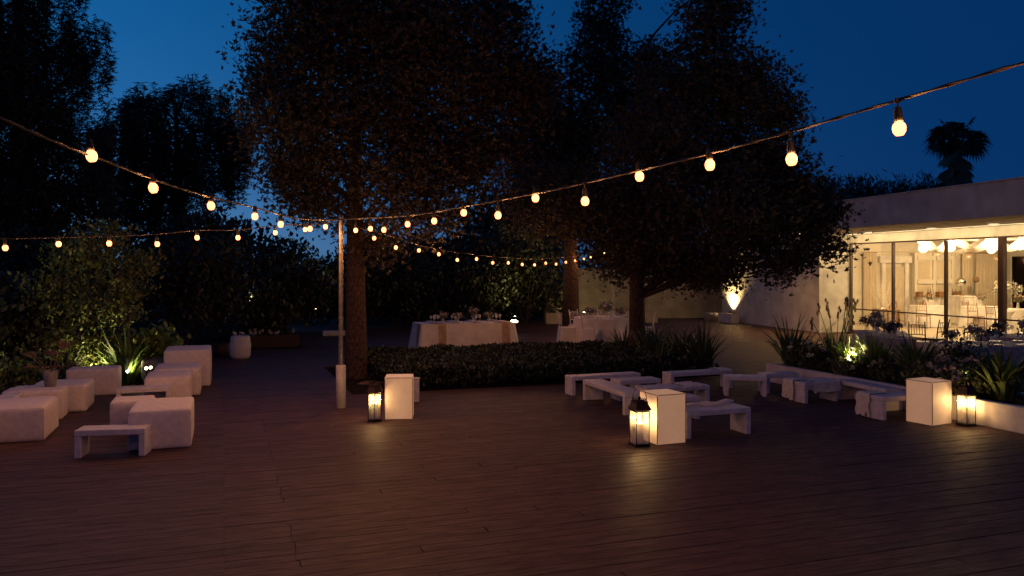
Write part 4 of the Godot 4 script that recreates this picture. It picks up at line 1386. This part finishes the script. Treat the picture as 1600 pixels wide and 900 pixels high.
func planting():
	# ground cover of the tree bed
	var t := Node3D.new()
	put(t, "ground_cover")
	t.position = D(5.6, 15.8)
	tag(t, "low dark green ground cover filling the tree bed", "ground cover", "", "stuff")
	var xs := []
	var cols := []
	var inv := t.global_transform.affine_inverse()
	var nz := FastNoiseLite.new()
	nz.frequency = .9
	for k in 42000:
		var u := rng.randf_range(2.75, 9.25)
		var v := rng.randf_range(13.8, 17.95)
		var edge := minf(minf(v - 13.75, 17.98 - v), minf((u - 2.6) * .8, 9.3 - u))
		var top := .33 * clampf(edge / .22 + .25, 0, 1) + nz.get_noise_2d(u, v) * .10
		var y := top * (1.0 - pow(rng.randf(), 2.0) * .8)
		if y < 0.0: continue
		xs.append(inv * Transform3D(rand_basis(rng.randf_range(.05, .11)), D(u, v, y)))
		cols.append(tone(Color(.021, .030, .010), .5))
	scatter("leaves", xs, cols, LEAF.oval, M.leaf, t)
	# arching clumps at the right end of the bed
	var g := "strap-leaved clumps at the right end of the tree bed"
	for s in [["strap-leaved clump just right of the spreading tree's trunk", 8.6, 15.35, 1.0], ["strap-leaved clump with the widest fan in the tree bed", 9.05, 14.9, 1.1], ["strap-leaved clump at the right end of the tree bed", 9.15, 14.25, 1.1], ["strap-leaved clump at the back corner of the tree bed", 9.15, 16.1, 1.0], ["small strap-leaved clump in front of the spreading tree", 8.3, 14.5, .7], ["small strap-leaved clump behind the trunk at the bed's rear edge", 8.9, 17.2, .8]]:
		strap_clump("strap_plant", s[0], D(s[1], s[2], 0), 100, s[3], .02, 1.0, Color(.05, .075, .03), "plant", g)
	# planter along the right
	g = "plants in the white planter wall"
	var y := .29
	strap_clump("strap_plant", "dark strap-leaved clump at the far end of the white planter", D(9.98, 12.55, y), 95, .98, .02, 1.05, Color(.06, .10, .03), "plant", g)
	strap_clump("strap_plant", "strap-leaved clump right of the planter's bright spotlight", D(10.2, 10.72, y), 140, .8, .022, 1.0, Color(.125, .17, .035), "plant", g)
	strap_clump("strap_plant", "large dark strap-leaved clump in the middle of the planter", D(10.3, 9.95, y), 170, .85, .022, 1.05, Color(.10, .15, .04), "plant", g)
	strap_clump("strap_plant", "broad strap-leaved clump at the near end of the planter", D(10.2, 8.35, y), 130, .82, .03, 1.15, Color(.11, .16, .05), "plant", g)
	strap_clump("strap_plant", "strap-leaved clump running out of the right edge of the photo", D(10.4, 7.4, y), 70, .8, .03, 1.0, Color(.07, .10, .04), "plant", g)
	strap_clump("strap_plant", "small bright strap-leaved clump left of the planter's spotlight", D(10.2, 11.35, y), 100, .68, .02, .9, Color(.13, .17, .035), "plant", g)
	for s in [["leafy plant with white flowers beside the planter's far end clump", 10.0, 12.1, .38, .28, Color(.75, .72, .64)], ["leafy plant with white blooms left of the planter's spotlight", 10.0, 11.9, .34, .24, Color(.72, .68, .6)], ["pale grey fluffy plant in front of the round tables", 10.5, 9.35, .3, .36, Color(.42, .38, .36)], ["dark leafy plant behind the right light cube", 10.2, 9.05, .36, .24, Color(.5, .4, .36)], ["low pale pink flowering plant behind the right lantern", 9.95, 8.72, .34, .2, Color(.62, .5, .46)], ["low leafy plant between the two large strap-leaved clumps of the planter", 10.0, 10.3, .34, .2, Color(.4, .36, .3)], ["low leafy plant right of the planter's largest clump", 10.05, 9.5, .36, .22, Color(.45, .4, .36)], ["small leafy plant behind the right lantern's roof", 10.35, 8.75, .34, .3, Color(.45, .38, .36)], ["low leafy plant under the planter's spotlight", 9.98, 10.9, .35, .18, Color(.5, .5, .4)]]:
		var b := bush(s[0], D(s[1], s[2], y - .02), s[3], s[4], 900, LEAF.oval, .075, Color(.07, .085, .035), "plant", g, "flowering_plant", M.leaf_lit)
		var pts := []
		for k in 8: pts.append(Vector3(rng.randfn() * s[3] * .6, s[4] * rng.randf_range(1.2, 2.1), rng.randfn() * s[3] * .6))
		flower_heads(b, pts, .05, s[5] * .8)
	# tall flower stalks
	var ts := thing("tall_flowers", "tall dark flower stalks against the lit return wall", "plant", D(10.35, 11.75, y), 0, g)
	var st := mb(true)
	var hd := mb(true)
	for k in 13:
		var e := Vector3(rng.randfn() * .22, rng.randf_range(.85, 1.28), rng.randfn() * .22)
		var b := Vector3(rng.randfn() * .06, 0, rng.randfn() * .06)
		tube(st, [b, b.lerp(e, .5) + Vector3(0, .04, 0), e], [.009, .007, .005], 5)
		for j in 4:
			var q: Vector3 = e + Vector3(rng.randfn() * .015, -.055 * j, rng.randfn() * .015)
			lathe(hd, [Vector2(0, -.03), Vector2(.018, -.01), Vector2(.022, .02), Vector2(.012, .05), Vector2(0, .06)], 6, Transform3D(Basis(Vector3.RIGHT, rng.randf_range(-.5, .5)), q))
	obj("stalks", st, M.stem, ts)
	obj("flower_heads", hd, M.dry, ts)
	var cl := strap_clump("strap_plant", "upright leaves at the foot of the tall flower stalks", D(10.3, 11.8, y), 60, .75, .016, .5, Color(.05, .08, .03), "plant", g)
	cl.set_meta("group", g)
	garden_spot("bright spotlight in the middle of the white planter", D(9.92, 11.05, .54), Vector3(.3, .85, .0), 7.0, 88, .055)
	garden_spot("spotlight low behind the broad clump at the planter's near end", D(9.95, 8.8, .44), Vector3(.25, .8, .5), .7, 75, .03)
	# the left garden
	g = "plants in the left garden"
	strap_clump("strap_plant", "big arching strap-leaved clump lit from below, right of the small tree", P(-7.1, 15.0), 130, 1.2, .026, 1.15, Color(.07, .11, .025), "plant", g)
	strap_clump("strap_plant", "small strap-leaved clump behind the far left pouf", P(-7.9, 14.4), 60, .8, .02, .9, Color(.10, .13, .04), "plant", g)
	bush("bright green leafy shrub left of the tallest pouf", P(-6.85, 15.75), .6, .48, 1000, LEAF.oval, .15, Color(.12, .19, .035), "shrub", g, "shrub", M.leaf_lit)
	bush("leafy shrub lit from inside above the left row of poufs", P(-8.3, 13.0), .8, .42, 1500, LEAF.oval, .085, Color(.10, .13, .035), "shrub", g, "shrub", M.leaf_lit)
	bush("dark leafy shrub at the left edge behind the nearest pouf", P(-8.2, 11.5), .9, .4, 1500, LEAF.oval, .09, Color(.05, .065, .025), "shrub", g)
	bush("dark low shrub between the lit shrub and the far left pouf", P(-7.6, 13.9), .5, .25, 700, LEAF.oval, .07, Color(.05, .065, .025), "shrub", g)
	garden_spot("spotlight behind the far left pouf, aimed at the strap leaves", P(-7.35, 14.5, .33), Vector3(.35, .85, -.35), .3, 55, .035)
	garden_spot("spotlight low beside the grey round pot", P(-7.0, 14.75, .2), Vector3(.2, .75, -.75), 1.6, 60, .03)
	garden_spot("spotlight inside the leafy shrub above the left poufs", P(-8.1, 12.15, .45), Vector3(-.1, .9, -.4), 1.6, 75, .035)
	garden_spot("spotlight at the foot of the small lit tree", P(-7.45, 14.6, .2), Vector3(-.3, .9, -.3), 1.4, 75, .03)
	garden_spot("spotlight among the dark shrubs at the left edge", P(-7.9, 10.9, .5), Vector3(-.1, .9, -.4), .8, 70, .03)
	garden_spot("left of the twin path lamps in front of the grey round pot", P(-6.52, 14.5, .33), Vector3(.1, .5, 1.0), .04, 60, .03)
	garden_spot("right of the twin path lamps in front of the grey round pot", P(-6.42, 14.45, .35), Vector3(.1, .5, 1.0), .04, 60, .03)
	garden_spot("spotlight in the hedge behind the rectangular table's right end", P(.1, 28.6, .4), Vector3(0, .9, -.4), 3.0, 65, .06)
	garden_spot("bright white spotlight on the ground right of the rectangular table", P(.07, 27.0, .3), Vector3(.1, .9, .25), 1.5, 70, .13)
	garden_spot("spotlight in the dark shrub left of the light pole", P(-6.3, 26.0, .8), Vector3(0, .95, -.3), 1.2, 60, .05)
	garden_spot("spotlight in the shrub behind the flower trough", P(-7.3, 22.6, 1.2), Vector3(0, .95, -.3), .7, 60, .04)
	# grey pot lit from below, white pots, a trough of flowers
	var pot := thing("round_pot", "grey round pot lit from below left of the tallest pouf", "pot", P(-6.58, 15.0))
	st = mb(true)
	lathe(st, [Vector2(0, 0), Vector2(.2, 0), Vector2(.24, .15), Vector2(.24, .42), Vector2(.21, .46), Vector2(.18, .44), Vector2(0, .4)], 18)
	obj("body", st, M.grey_pot, pot)
	pot = thing("round_pot", "rounded white pot standing at the far left edge of the deck", "pot", P(-6.42, 19.2))
	st = mb(true)
	lathe(st, [Vector2(0, 0), Vector2(.19, 0), Vector2(.235, .07), Vector2(.245, .3), Vector2(.22, .5), Vector2(.19, .54), Vector2(.16, .52), Vector2(0, .45)], 20)
	obj("body", st, M.planter, pot)
	flower_heads(pot, [Vector3(-.1, .56, .05), Vector3(.08, .57, .05), Vector3(0, .58, -.08), Vector3(-.16, .54, 0)], .06, Color(.5, .45, .45))
	pot = thing("round_pot", "dim brown round pot left of the rounded white pot", "pot", P(-7.0, 19.6))
	st = mb(true)
	lathe(st, [Vector2(0, 0), Vector2(.17, 0), Vector2(.21, .1), Vector2(.2, .3), Vector2(.16, .34), Vector2(0, .28)], 18)
	obj("body", st, M.rust_metal, pot)
	var tr := thing("flower_trough", "dark trough of small white flowers at the edge of the hedge", "planter", P(-6.35, 22.0), .3)
	bbox("trough", Vector3(-.8, 0, -.25), Vector3(.55, .34, .2), M.rust_metal, tr, .01)
	var fl := []
	for k in 16: fl.append(Vector3(rng.randf_range(-.75, .5), rng.randf_range(.36, .46), rng.randf_range(-.2, .15)))
	flower_heads(tr, fl, .05, Color(.5, .46, .45))

# ------------------------------------------------------------------ seats
func seats_and_benches():
	pouf("large white pouf cut by the left edge of the photo", -5.72, 9.94, 1.05, .95, .42)
	pouf("middle white pouf of the left row, under the dried palm vase", -6.28, 11.35, .75, .5, .42)
	pouf("third white pouf of the left row, beyond the vase", -6.28, 12.0, .75, .78, .40)
	pouf("far white pouf below the spotlight at the garden edge", -6.59, 13.6, .78, .5, .45)
	pouf("white pouf standing nearest in the right-hand group", -3.78, 9.58, .68, 1.0, .46)
	pouf("small bluish-white pouf tucked behind the nearest pouf", -4.62, 10.45, .5, .5, .42)
	pouf("white pouf in the middle of the right-hand row", -5.0, 12.64, .66, .85, .44)
	pouf("white pouf just in front of the tallest one", -5.2, 13.56, .72, .9, .46)
	pouf("tallest white pouf at the far end of the row", -5.42, 14.62, .78, 1.0, .66)
	var v := P(-6.6, 11.62, .42)
	var t := thing("palm_vase", "grey vase of dried palm leaves standing on a pouf", "vase", v)
	var st := mb(true)
	lathe(st, [Vector2(0, 0), Vector2(.07, 0), Vector2(.085, .1), Vector2(.11, .24), Vector2(.1, .24), Vector2(.07, .1), Vector2(0, .03)], 16)
	obj("vase", st, M.grey_pot, t)
	for k in 9:
		st = mb(true)
		var a := k * 2.4
		var e := Vector3(cos(a) * .22, .30 + .12 * (k % 3), sin(a) * .22)
		tube(st, [Vector3(0, .1, 0), e * .6 + Vector3(0, .08, 0), e], [.005, .005, .004], 4)
		var out := (e - Vector3(0, .2, 0)).normalized()
		var sd := out.cross(Vector3.UP).normalized()
		st.set_smooth_group(-1)
		for j in 7:
			var b := (j - 3) * .26
			var dir := (out * cos(b) + sd * sin(b))
			var tip := e + dir * .2 + Vector3(0, -.05, 0)
			var sw := dir.cross(Vector3.UP).normalized() * .018
			tri(st, e - sw * .3, e + dir * .1 + sw, tip, Vector3.UP)
			tri(st, e - sw * .3, tip, e + dir * .1 - sw, Vector3.UP)
		obj("palm_leaf", st, M.dry_leaf, t)
	# benches, right-hand group
	bench("white bench at the rear left, beside the tree bed", .995, 13.5, 22, 1.32, .27, .315)
	bench("white bench pointing towards the camera, second from the left", 1.14, 13.1, -71.5, 1.5, .33)
	bench("white bench half hidden behind the one pointing at the camera", 1.72, 12.95, 20, .75)
	bench("white bench with a folded cloth, behind the middle light cube", 1.98, 12.0, 20, 1.1, .34, .34)
	bench("short white bench peeping out right behind the middle light cube", 2.06, 11.2, 20, .62, .3, .32)
	bench("white bench right of the middle light cube, with a rolled shawl", 2.16, 10.05, 20, .95, .36, .34)
	bench("long white bench at the back, beside the strap plants", 2.72, 13.9, 22, 1.28, .28)
	bench("short white bench left of the planter, turned to face the camera", 3.53, 13.5, -10, .68, .34)
	bench("white bench half hidden in front of the planter's far end", 4.3, 13.75, 10, .62, .32)
	bench("white bench under the wide cream shawl near the planter", 4.58, 12.72, 20, .66, .36)
	bench("white bench running along the foot of the planter wall", 5.22, 13.15, -74, 1.15, .3)
	bench("white bench with a hanging shawl just left of the right light cube", 5.15, 11.29, 20, .92, .36)
	bench("low white bench standing in front of the nearest pouf", -4.86, 9.02, 10, .74, .3, .31)
	bench("low white bench between the two rows of poufs", -5.85, 12.0, 20, .75, .32, .33)
	# shawls
	shawl("wide cream shawl hanging in a curve over the bench by the planter", P(4.98, 12.86) , deg_to_rad(20), .5, .36, .326, .16, .1, 3)
	shawl("cream shawl hanging over the left end of the shawl bench", P(4.44, 13.05), deg_to_rad(110) + PI, .26, .3, .326, .3, .02, 5)
	shawl("cream shawl hanging down the end of the bench by the right light cube", P(5.02, 11.62), deg_to_rad(110) + PI, .26, .3, .326, .3, .02, 8)
	var rs := thing("shawl", "rolled beige shawl lying along the bench right of the middle cube", "shawl", P(2.2, 10.33, .342), deg_to_rad(20), "cream shawls left on the benches")
	st = mb(true)
	var pts := []
	var rad := []
	for i in 13:
		var k := i / 12.0
		pts.append(Vector3(.72 * k, .022 + .012 * sin(k * 9.0) + .02 * k, -.02 * sin(k * 6.0)))
		rad.append(.012 + .020 * sin(PI * k) + .008 * sin(k * 17.0) + .008 * k)
	tube(st, pts, rad, 9)
	obj("roll", st, M.shawl, rs)
	shawl("small folded cloth on the bench behind the middle light cube", P(2.72, 12.27), deg_to_rad(20), .34, .34, .344, .03, .03, 12)
	shawl("thin beige cloth lying on the long white bench at the back", P(3.75, 14.31), deg_to_rad(22), .3, .28, .328, .02, .02, 15)

func lanterns_and_cubes():
	light_cube("glowing white cube in the middle, right of the largest lantern", P(1.84, 9.94), deg_to_rad(22), .4, .604)
	light_cube("glowing white cube in front of the tree bed, right of the hexagonal lantern", P(-1.6, 11.55), deg_to_rad(5), .39, .59)
	light_cube("glowing white cube at the right beside the planter wall", P(5.71, 11.14), deg_to_rad(27), .4, .59)
	lantern("square black lantern in front of the middle light cube", P(1.52, 9.69), deg_to_rad(18), 4, .125, .43)
	lantern("slim hexagonal lantern left of the light cube by the tree bed", P(-1.905, 11.28), deg_to_rad(8), 6, .105, .40)
	lantern("square lantern between the right light cube and the planter wall", P(6.12, 10.95), deg_to_rad(20), 4, .115, .42)
	candle("thick lit candle in the square lantern in the middle", P(1.52, 9.69, .036), .235, .05, .34)
	candle("lit candle in the slim hexagonal lantern", P(-1.905, 11.28, .036), .21, .045, .32)
	candle("lit candle in the lantern by the planter wall", P(6.12, 10.95, .036), .22, .045, .26)
	# behind the left cube stands a grey box
	var t := thing("grey_box", "small grey box standing right behind the left light cube", "box", P(-1.53, 12.9), .1)
	bbox("body", Vector3(-.12, 0, -.12), Vector3(.06, .36, .06), M.sleeve, t, .01)
	bbox("lid", Vector3(-.125, .362, -.125), Vector3(.065, .375, .065), M.sleeve, t, .004)
	# the light pole in its white sleeve
	t = thing("light_pole", "slim metal pole in a white sleeve carrying the string lights", "pole", P(-2.6, 12.35), 0.0, "poles of the string lights")
	var st := mb(true)
	tube(st, [Vector3(0, 0, 0), Vector3(0, 2.92, 0)], .034, 12)
	obj("pole", st, M.pole, t)
	st = mb(true)
	lathe(st, [Vector2(0, 0), Vector2(.074, 0), Vector2(.074, .63), Vector2(.068, .645), Vector2(.03, .65), Vector2(.028, .64)], 20)
	obj("sleeve", st, M.sleeve, t)
	st = mb(true)
	tube(st, [Vector3(-.06, 2.85, 0), Vector3(.06, 2.85, 0)], .008, 6)
	tube(st, [Vector3(0, 2.85, -.06), Vector3(0, 2.85, .06)], .008, 6)
	obj("hook", st, M.black_metal, t)
	t = thing("light_pole", "distant thin pole rising behind the round table", "pole", P(3.83, 31.0), 0.0, "poles of the string lights")
	st = mb(true)
	tube(st, [Vector3(0, 0, 0), Vector3(0, 3.0, 0)], .03, 10)
	obj("pole", st, M.sleeve, t)
	st = mb(true)
	lathe(st, [Vector2(0, 0), Vector2(.074, 0), Vector2(.074, .63), Vector2(.03, .65)], 16)
	obj("sleeve", st, M.sleeve, t)

# ------------------------------------------------------------------ the laid tables
func laid(center: Vector3, turn: float, hx: float, hz: float, top: float, n: int, where: String, round_: bool):
	var bs := Basis(Vector3.UP, turn)
	for k in n:
		var a := TAU * (k + .5) / n
		var p: Vector3
		if round_: p = Vector3(cos(a) * hx, 0, sin(a) * hx)
		else: p = Vector3(lerpf(-hx, hx, ((k % (n / 2)) + .5) / (n / 2)), 0, hz if k < n / 2 else -hz)
		var w := center + bs * p + Vector3(0, top, 0)
		var st := mb(true)
		lathe(st, [Vector2(0, .002), Vector2(.07, .002), Vector2(.12, .014), Vector2(.12, .018), Vector2(.07, .008), Vector2(0, .006)], 16)
		var o := obj("dinner_plate", st, M.white)
		o.position = w
		tag(o, "white dinner plate on the " + where, "plate", "plates on the " + where)
		var q := bs * (p.normalized() * -.16 if round_ else Vector3(.1, 0, -.14 if k < n / 2 else .14))
		goblet("wine_glass", "stemmed wine glass on the " + where, w + q, .19, "glasses on the " + where)
		goblet("wine_glass", "stemmed wine glass on the " + where, w + q + bs * Vector3(-.1, 0, .02), .16, "glasses on the " + where)

func dining_tables():
	# rectangular table
	var c := D(0, 0) + P(-1.24, 20.88)
	var tt := DECK_TURN
	table_under("banquet_table", "rectangular table hidden under pale cloths behind the tree bed", c, tt, 2.4, .95, .74, false)
	var f := cloth_rect(2.44, .99, .742, 3)
	var cl := draped("tablecloth", f, 150, .744, M.white_cloth, self)
	cl.position = c; cl.rotation.y = tt
	tag(cl, "pale cloth reaching the floor on the rectangular table", "tablecloth")
	var per := 2.0 * (2.44 + .99)
	for k in 2:
		var s0: float = [.42, 2.08][k]
		var r := Node3D.new()
		put(r, "table_runner")
		r.position = c; r.rotation.y = tt
		tag(r, ["gold runner hanging over the left part of the rectangular table", "gold runner hanging over the right end of the rectangular table"][k], "table runner", "gold runners on the rectangular table")
		draped("front_fall", f, 12, .75, M.gold_cloth, r, s0 / per, (s0 + .2) / per, .007, false, .94)
		var b0: float = 2.44 + .99 + (2.44 - s0 - .2)
		draped("rear_fall", f, 12, .75, M.gold_cloth, r, b0 / per, (b0 + .2) / per, .007, false, .94)
		var st := mb()
		box(st, Vector3(-1.22 + s0 + .1, .752, 0), Vector3(.195, .004, .99), 0)
		obj("top_strip", st, M.gold_cloth, r)
	var tc := draped("corner_throw", f, 14, .75, M.gold_cloth, self, (per - .42) / per, (per - .05) / per, .007, false, .8)
	tc.position = c; tc.rotation.y = tt
	tag(tc, "gold cloth falling over the left rear corner of the rectangular table", "table runner")
	laid(c, tt, 1.1, .3, .757, 8, "rectangular table", false)
	var bs := Basis(Vector3.UP, tt)
	for s in [["small vase of grey foliage at the left of the rectangular table", -.55, .0], ["taller vase of pale flowers right of centre on the rectangular table", .25, .05], ["low vase of foliage at the right of the rectangular table", .7, -.05], ["low dark flower bowl near the middle of the rectangular table", -.2, .1]]:
		bouquet(s[0], c + bs * Vector3(s[1], .755, s[2]), .2 if s[1] != .25 else .33, .14, .1, Color(.13, .12, .08), 150, "flower_vase", "vases on the rectangular table")
	# round table with white-covered chairs
	c = P(2.65, 22.9)
	table_under("round_table", "round table hidden under a pale cloth behind the spreading tree", c, 0, 1.74, 1.74, .75, true)
	cl = draped("tablecloth", round_cloth(.9, .752, 2), 140, .754, M.white_cloth, self)
	cl.position = c
	tag(cl, "pale pleated cloth on the round table behind the spreading tree", "tablecloth")
	laid(c, 0, .62, .62, .757, 8, "round table", true)
	for s in [["large pale flower vase in the middle of the round table", 0.0, 0.0, .4, .26], ["low dark foliage vase at the left of the round table", -.45, .15, .24, .2], ["low dark foliage vase at the right of the round table", .35, .3, .24, .2], ["small pale flower vase at the back of the round table", .1, -.45, .3, .18]]:
		bouquet(s[0], c + Vector3(s[1], .755, s[2]), s[3], s[4], .12, Color(.14, .13, .10), 200, "flower_vase", "vases on the round table", Color(.6, .55, .6))
	var ch: Node3D = null
	var names := ["white chair with a skirted cover at the right of the round table", "white chair with a skirted cover at the left of the round table", "white chair with a skirted cover in front of the round table, left side", "white chair with a skirted cover in front of the round table, right side", "white chair behind the round table, left side", "white chair behind the round table, right side"]
	var angs := [8.0, 172.0, 118.0, 66.0, 232.0, 305.0]
	for k in 6:
		var a := deg_to_rad(angs[k])
		var p := c + Vector3(cos(a), 0, sin(a)) * 1.12
		var turn := PI / 2 - a
		if ch == null: ch = chiavari(names[k], p, turn, M.white, true, "white chairs round the round table")
		else: dup(ch, "chair", names[k], p, turn)
	# long tables behind the planter
	for s in [["further clothed table behind the planter", 7.75, 17.0, 2.3, 1.0, 1.22], ["nearer clothed table behind the planter", 8.75, 14.7, 2.4, 1.1, .12], ["clothed table at the right edge", 10.9, 16.6, 2.2, 1.1, .1]]:
		c = P(s[1], s[2])
		var L: float = s[3]
		var W: float = s[4]
		var tn: float = s[5]
		var nm: String = s[0]
		table_under("banquet_table", nm, c, tn, L - .05, W - .05, .745, false)
		cl = draped("tablecloth", cloth_rect(L, W, .75, int(L * 10)), 110, .752, M.cloth, self)
		cl.position = c; cl.rotation.y = tn
		tag(cl, "dusky cloth on the " + nm, "tablecloth", "dusky tablecloths behind the planter")
		var b2 := Basis(Vector3.UP, tn)
		laid(c, tn, L / 2 - .2, W / 2 - .2, .758, 8, nm, false)
		for k in 5:
			var px := lerpf(-L / 2 + .25, L / 2 - .25, k / 4.0)
			bouquet(["small vase of dark foliage", "vase of pale flowers", "low bowl of dark leaves", "tall vase of grey sprigs", "vase of dusky blooms"][k] + " on the " + nm, c + b2 * Vector3(px, .756, rng.randf_range(-.25, .25)), [.22, .3, .2, .42, .26][k], [.14, .16, .2, .13, .15][k], .12, [Color(.05, .04, .035), Color(.2, .18, .16), Color(.04, .045, .03), Color(.22, .2, .18), Color(.1, .06, .06)][k], 190, "flower_vase", "vases on the tables behind the planter", Color(.45, .4, .4))
	var g := "dark chairs behind the planter tables"
	var k0 := chiavari("dark wooden chair behind the further planter table", P(9.3, 18.6), -.6, M.black_metal, false, g)
	dup(k0, "chair", "dark chair between the two long planter tables", P(9.25, 16.5), -.1)
	dup(k0, "chair", "dark chair left of the middle mullion, by the glass", P(10.1, 19.4), .4)
	dup(k0, "chair", "dark chair behind the nearer planter table", P(9.9, 16.0), .2)

# ------------------------------------------------------------------ festoons
func festoons():
	string_light("string of bulbs running from the pole to the upper left, towards the camera",
		[Vector3(-2.2, 3.4, 2.5), Vector3(-2.3, 3.05, -.8), Vector3(-2.36, 2.864, -3.12), Vector3(-2.38, 2.807, -3.77), Vector3(-2.39, 2.759, -4.34), Vector3(-2.40, 2.742, -4.77), Vector3(-2.42, 2.710, -5.46), Vector3(-2.44, 2.688, -6.33), Vector3(-2.48, 2.696, -7.89), Vector3(-2.53, 2.706, -9.74), Vector3(-2.60, 2.85, -12.35)],
		[Vector3(-2.385, 2.747, -4.61), Vector3(-2.41, 2.650, -5.46), Vector3(-2.44, 2.619, -6.59), Vector3(-2.48, 2.615, -7.84), Vector3(-2.51, 2.593, -8.82), Vector3(-2.55, 2.617, -10.26), Vector3(-2.57, 2.691, -11.20)])
	string_light("string of bulbs running from the pole to the upper right, towards the camera",
		[Vector3(-2.60, 2.86, -12.35), Vector3(-1.25, 2.744, -9.73), Vector3(-0.49, 2.737, -8.25), Vector3(0.21, 2.747, -6.91), Vector3(0.58, 2.763, -6.19), Vector3(0.88, 2.783, -5.60), Vector3(1.21, 2.809, -4.97), Vector3(1.51, 2.844, -4.37), Vector3(1.81, 2.893, -3.80), Vector3(2.07, 2.937, -3.29), Vector3(2.28, 2.972, -2.89), Vector3(3.3, 3.25, -.8), Vector3(4.6, 3.7, 1.9)],
		[Vector3(-2.24, 2.663, -11.65), Vector3(-1.92, 2.656, -11.03), Vector3(-1.66, 2.616, -10.53), Vector3(-1.25, 2.644, -9.73), Vector3(-0.86, 2.638, -8.98), Vector3(-0.49, 2.678, -8.25), Vector3(-0.13, 2.606, -7.56), Vector3(0.20, 2.711, -6.93), Vector3(0.56, 2.626, -6.23), Vector3(0.88, 2.745, -5.61), Vector3(1.21, 2.742, -4.97), Vector3(1.51, 2.698, -4.39), Vector3(1.81, 2.762, -3.80), Vector3(2.13, 2.82, -3.16)])
	string_light("string of bulbs sagging low across the left garden",
		[Vector3(-2.60, 2.82, -12.35), Vector3(-2.86, 2.778, -12.11), Vector3(-3.32, 2.736, -11.70), Vector3(-3.80, 2.650, -11.27), Vector3(-4.22, 2.623, -10.89), Vector3(-4.60, 2.557, -10.54), Vector3(-5.03, 2.516, -10.15), Vector3(-5.45, 2.485, -9.77), Vector3(-5.86, 2.455, -9.40), Vector3(-6.31, 2.447, -9.00), Vector3(-6.95, 2.504, -8.41), Vector3(-9.5, 2.9, -6.2), Vector3(-11.5, 3.4, -4.4)],
		[Vector3(-3.04, 2.69, -11.95), Vector3(-3.39, 2.629, -11.64), Vector3(-3.80, 2.544, -11.27), Vector3(-4.22, 2.529, -10.89), Vector3(-4.60, 2.432, -10.54), Vector3(-5.03, 2.428, -10.15), Vector3(-5.45, 2.408, -9.77), Vector3(-5.86, 2.352, -9.40), Vector3(-6.33, 2.34, -8.98)])
	string_light("string of bulbs sagging away from the pole to the distant pole",
		[Vector3(-2.60, 2.83, -12.35), Vector3(-2.36, 2.747, -13.04), Vector3(-2.01, 2.654, -14.07), Vector3(-1.66, 2.539, -15.07), Vector3(-1.28, 2.470, -16.19), Vector3(-0.77, 2.420, -17.67), Vector3(0.00, 2.382, -19.89), Vector3(0.94, 2.403, -22.63), Vector3(2.03, 2.536, -25.78), Vector3(3.22, 2.814, -29.24), Vector3(3.83, 2.965, -31.0)],
		[Vector3(-2.26, 2.616, -13.33), Vector3(-2.01, 2.483, -14.07), Vector3(-1.71, 2.453, -14.94), Vector3(-1.42, 2.398, -15.78), Vector3(-1.12, 2.297, -16.64), Vector3(-0.77, 2.330, -17.67), Vector3(-0.44, 2.254, -18.62), Vector3(-0.09, 2.262, -19.62), Vector3(0.26, 2.230, -20.65), Vector3(0.60, 2.224, -21.62), Vector3(0.94, 2.278, -22.63), Vector3(1.28, 2.258, -23.61), Vector3(1.63, 2.323, -24.61), Vector3(2.00, 2.383, -25.70), Vector3(2.36, 2.447, -26.73), Vector3(2.68, 2.525, -27.66), Vector3(2.99, 2.606, -28.57), Vector3(3.36, 2.707, -29.64)])
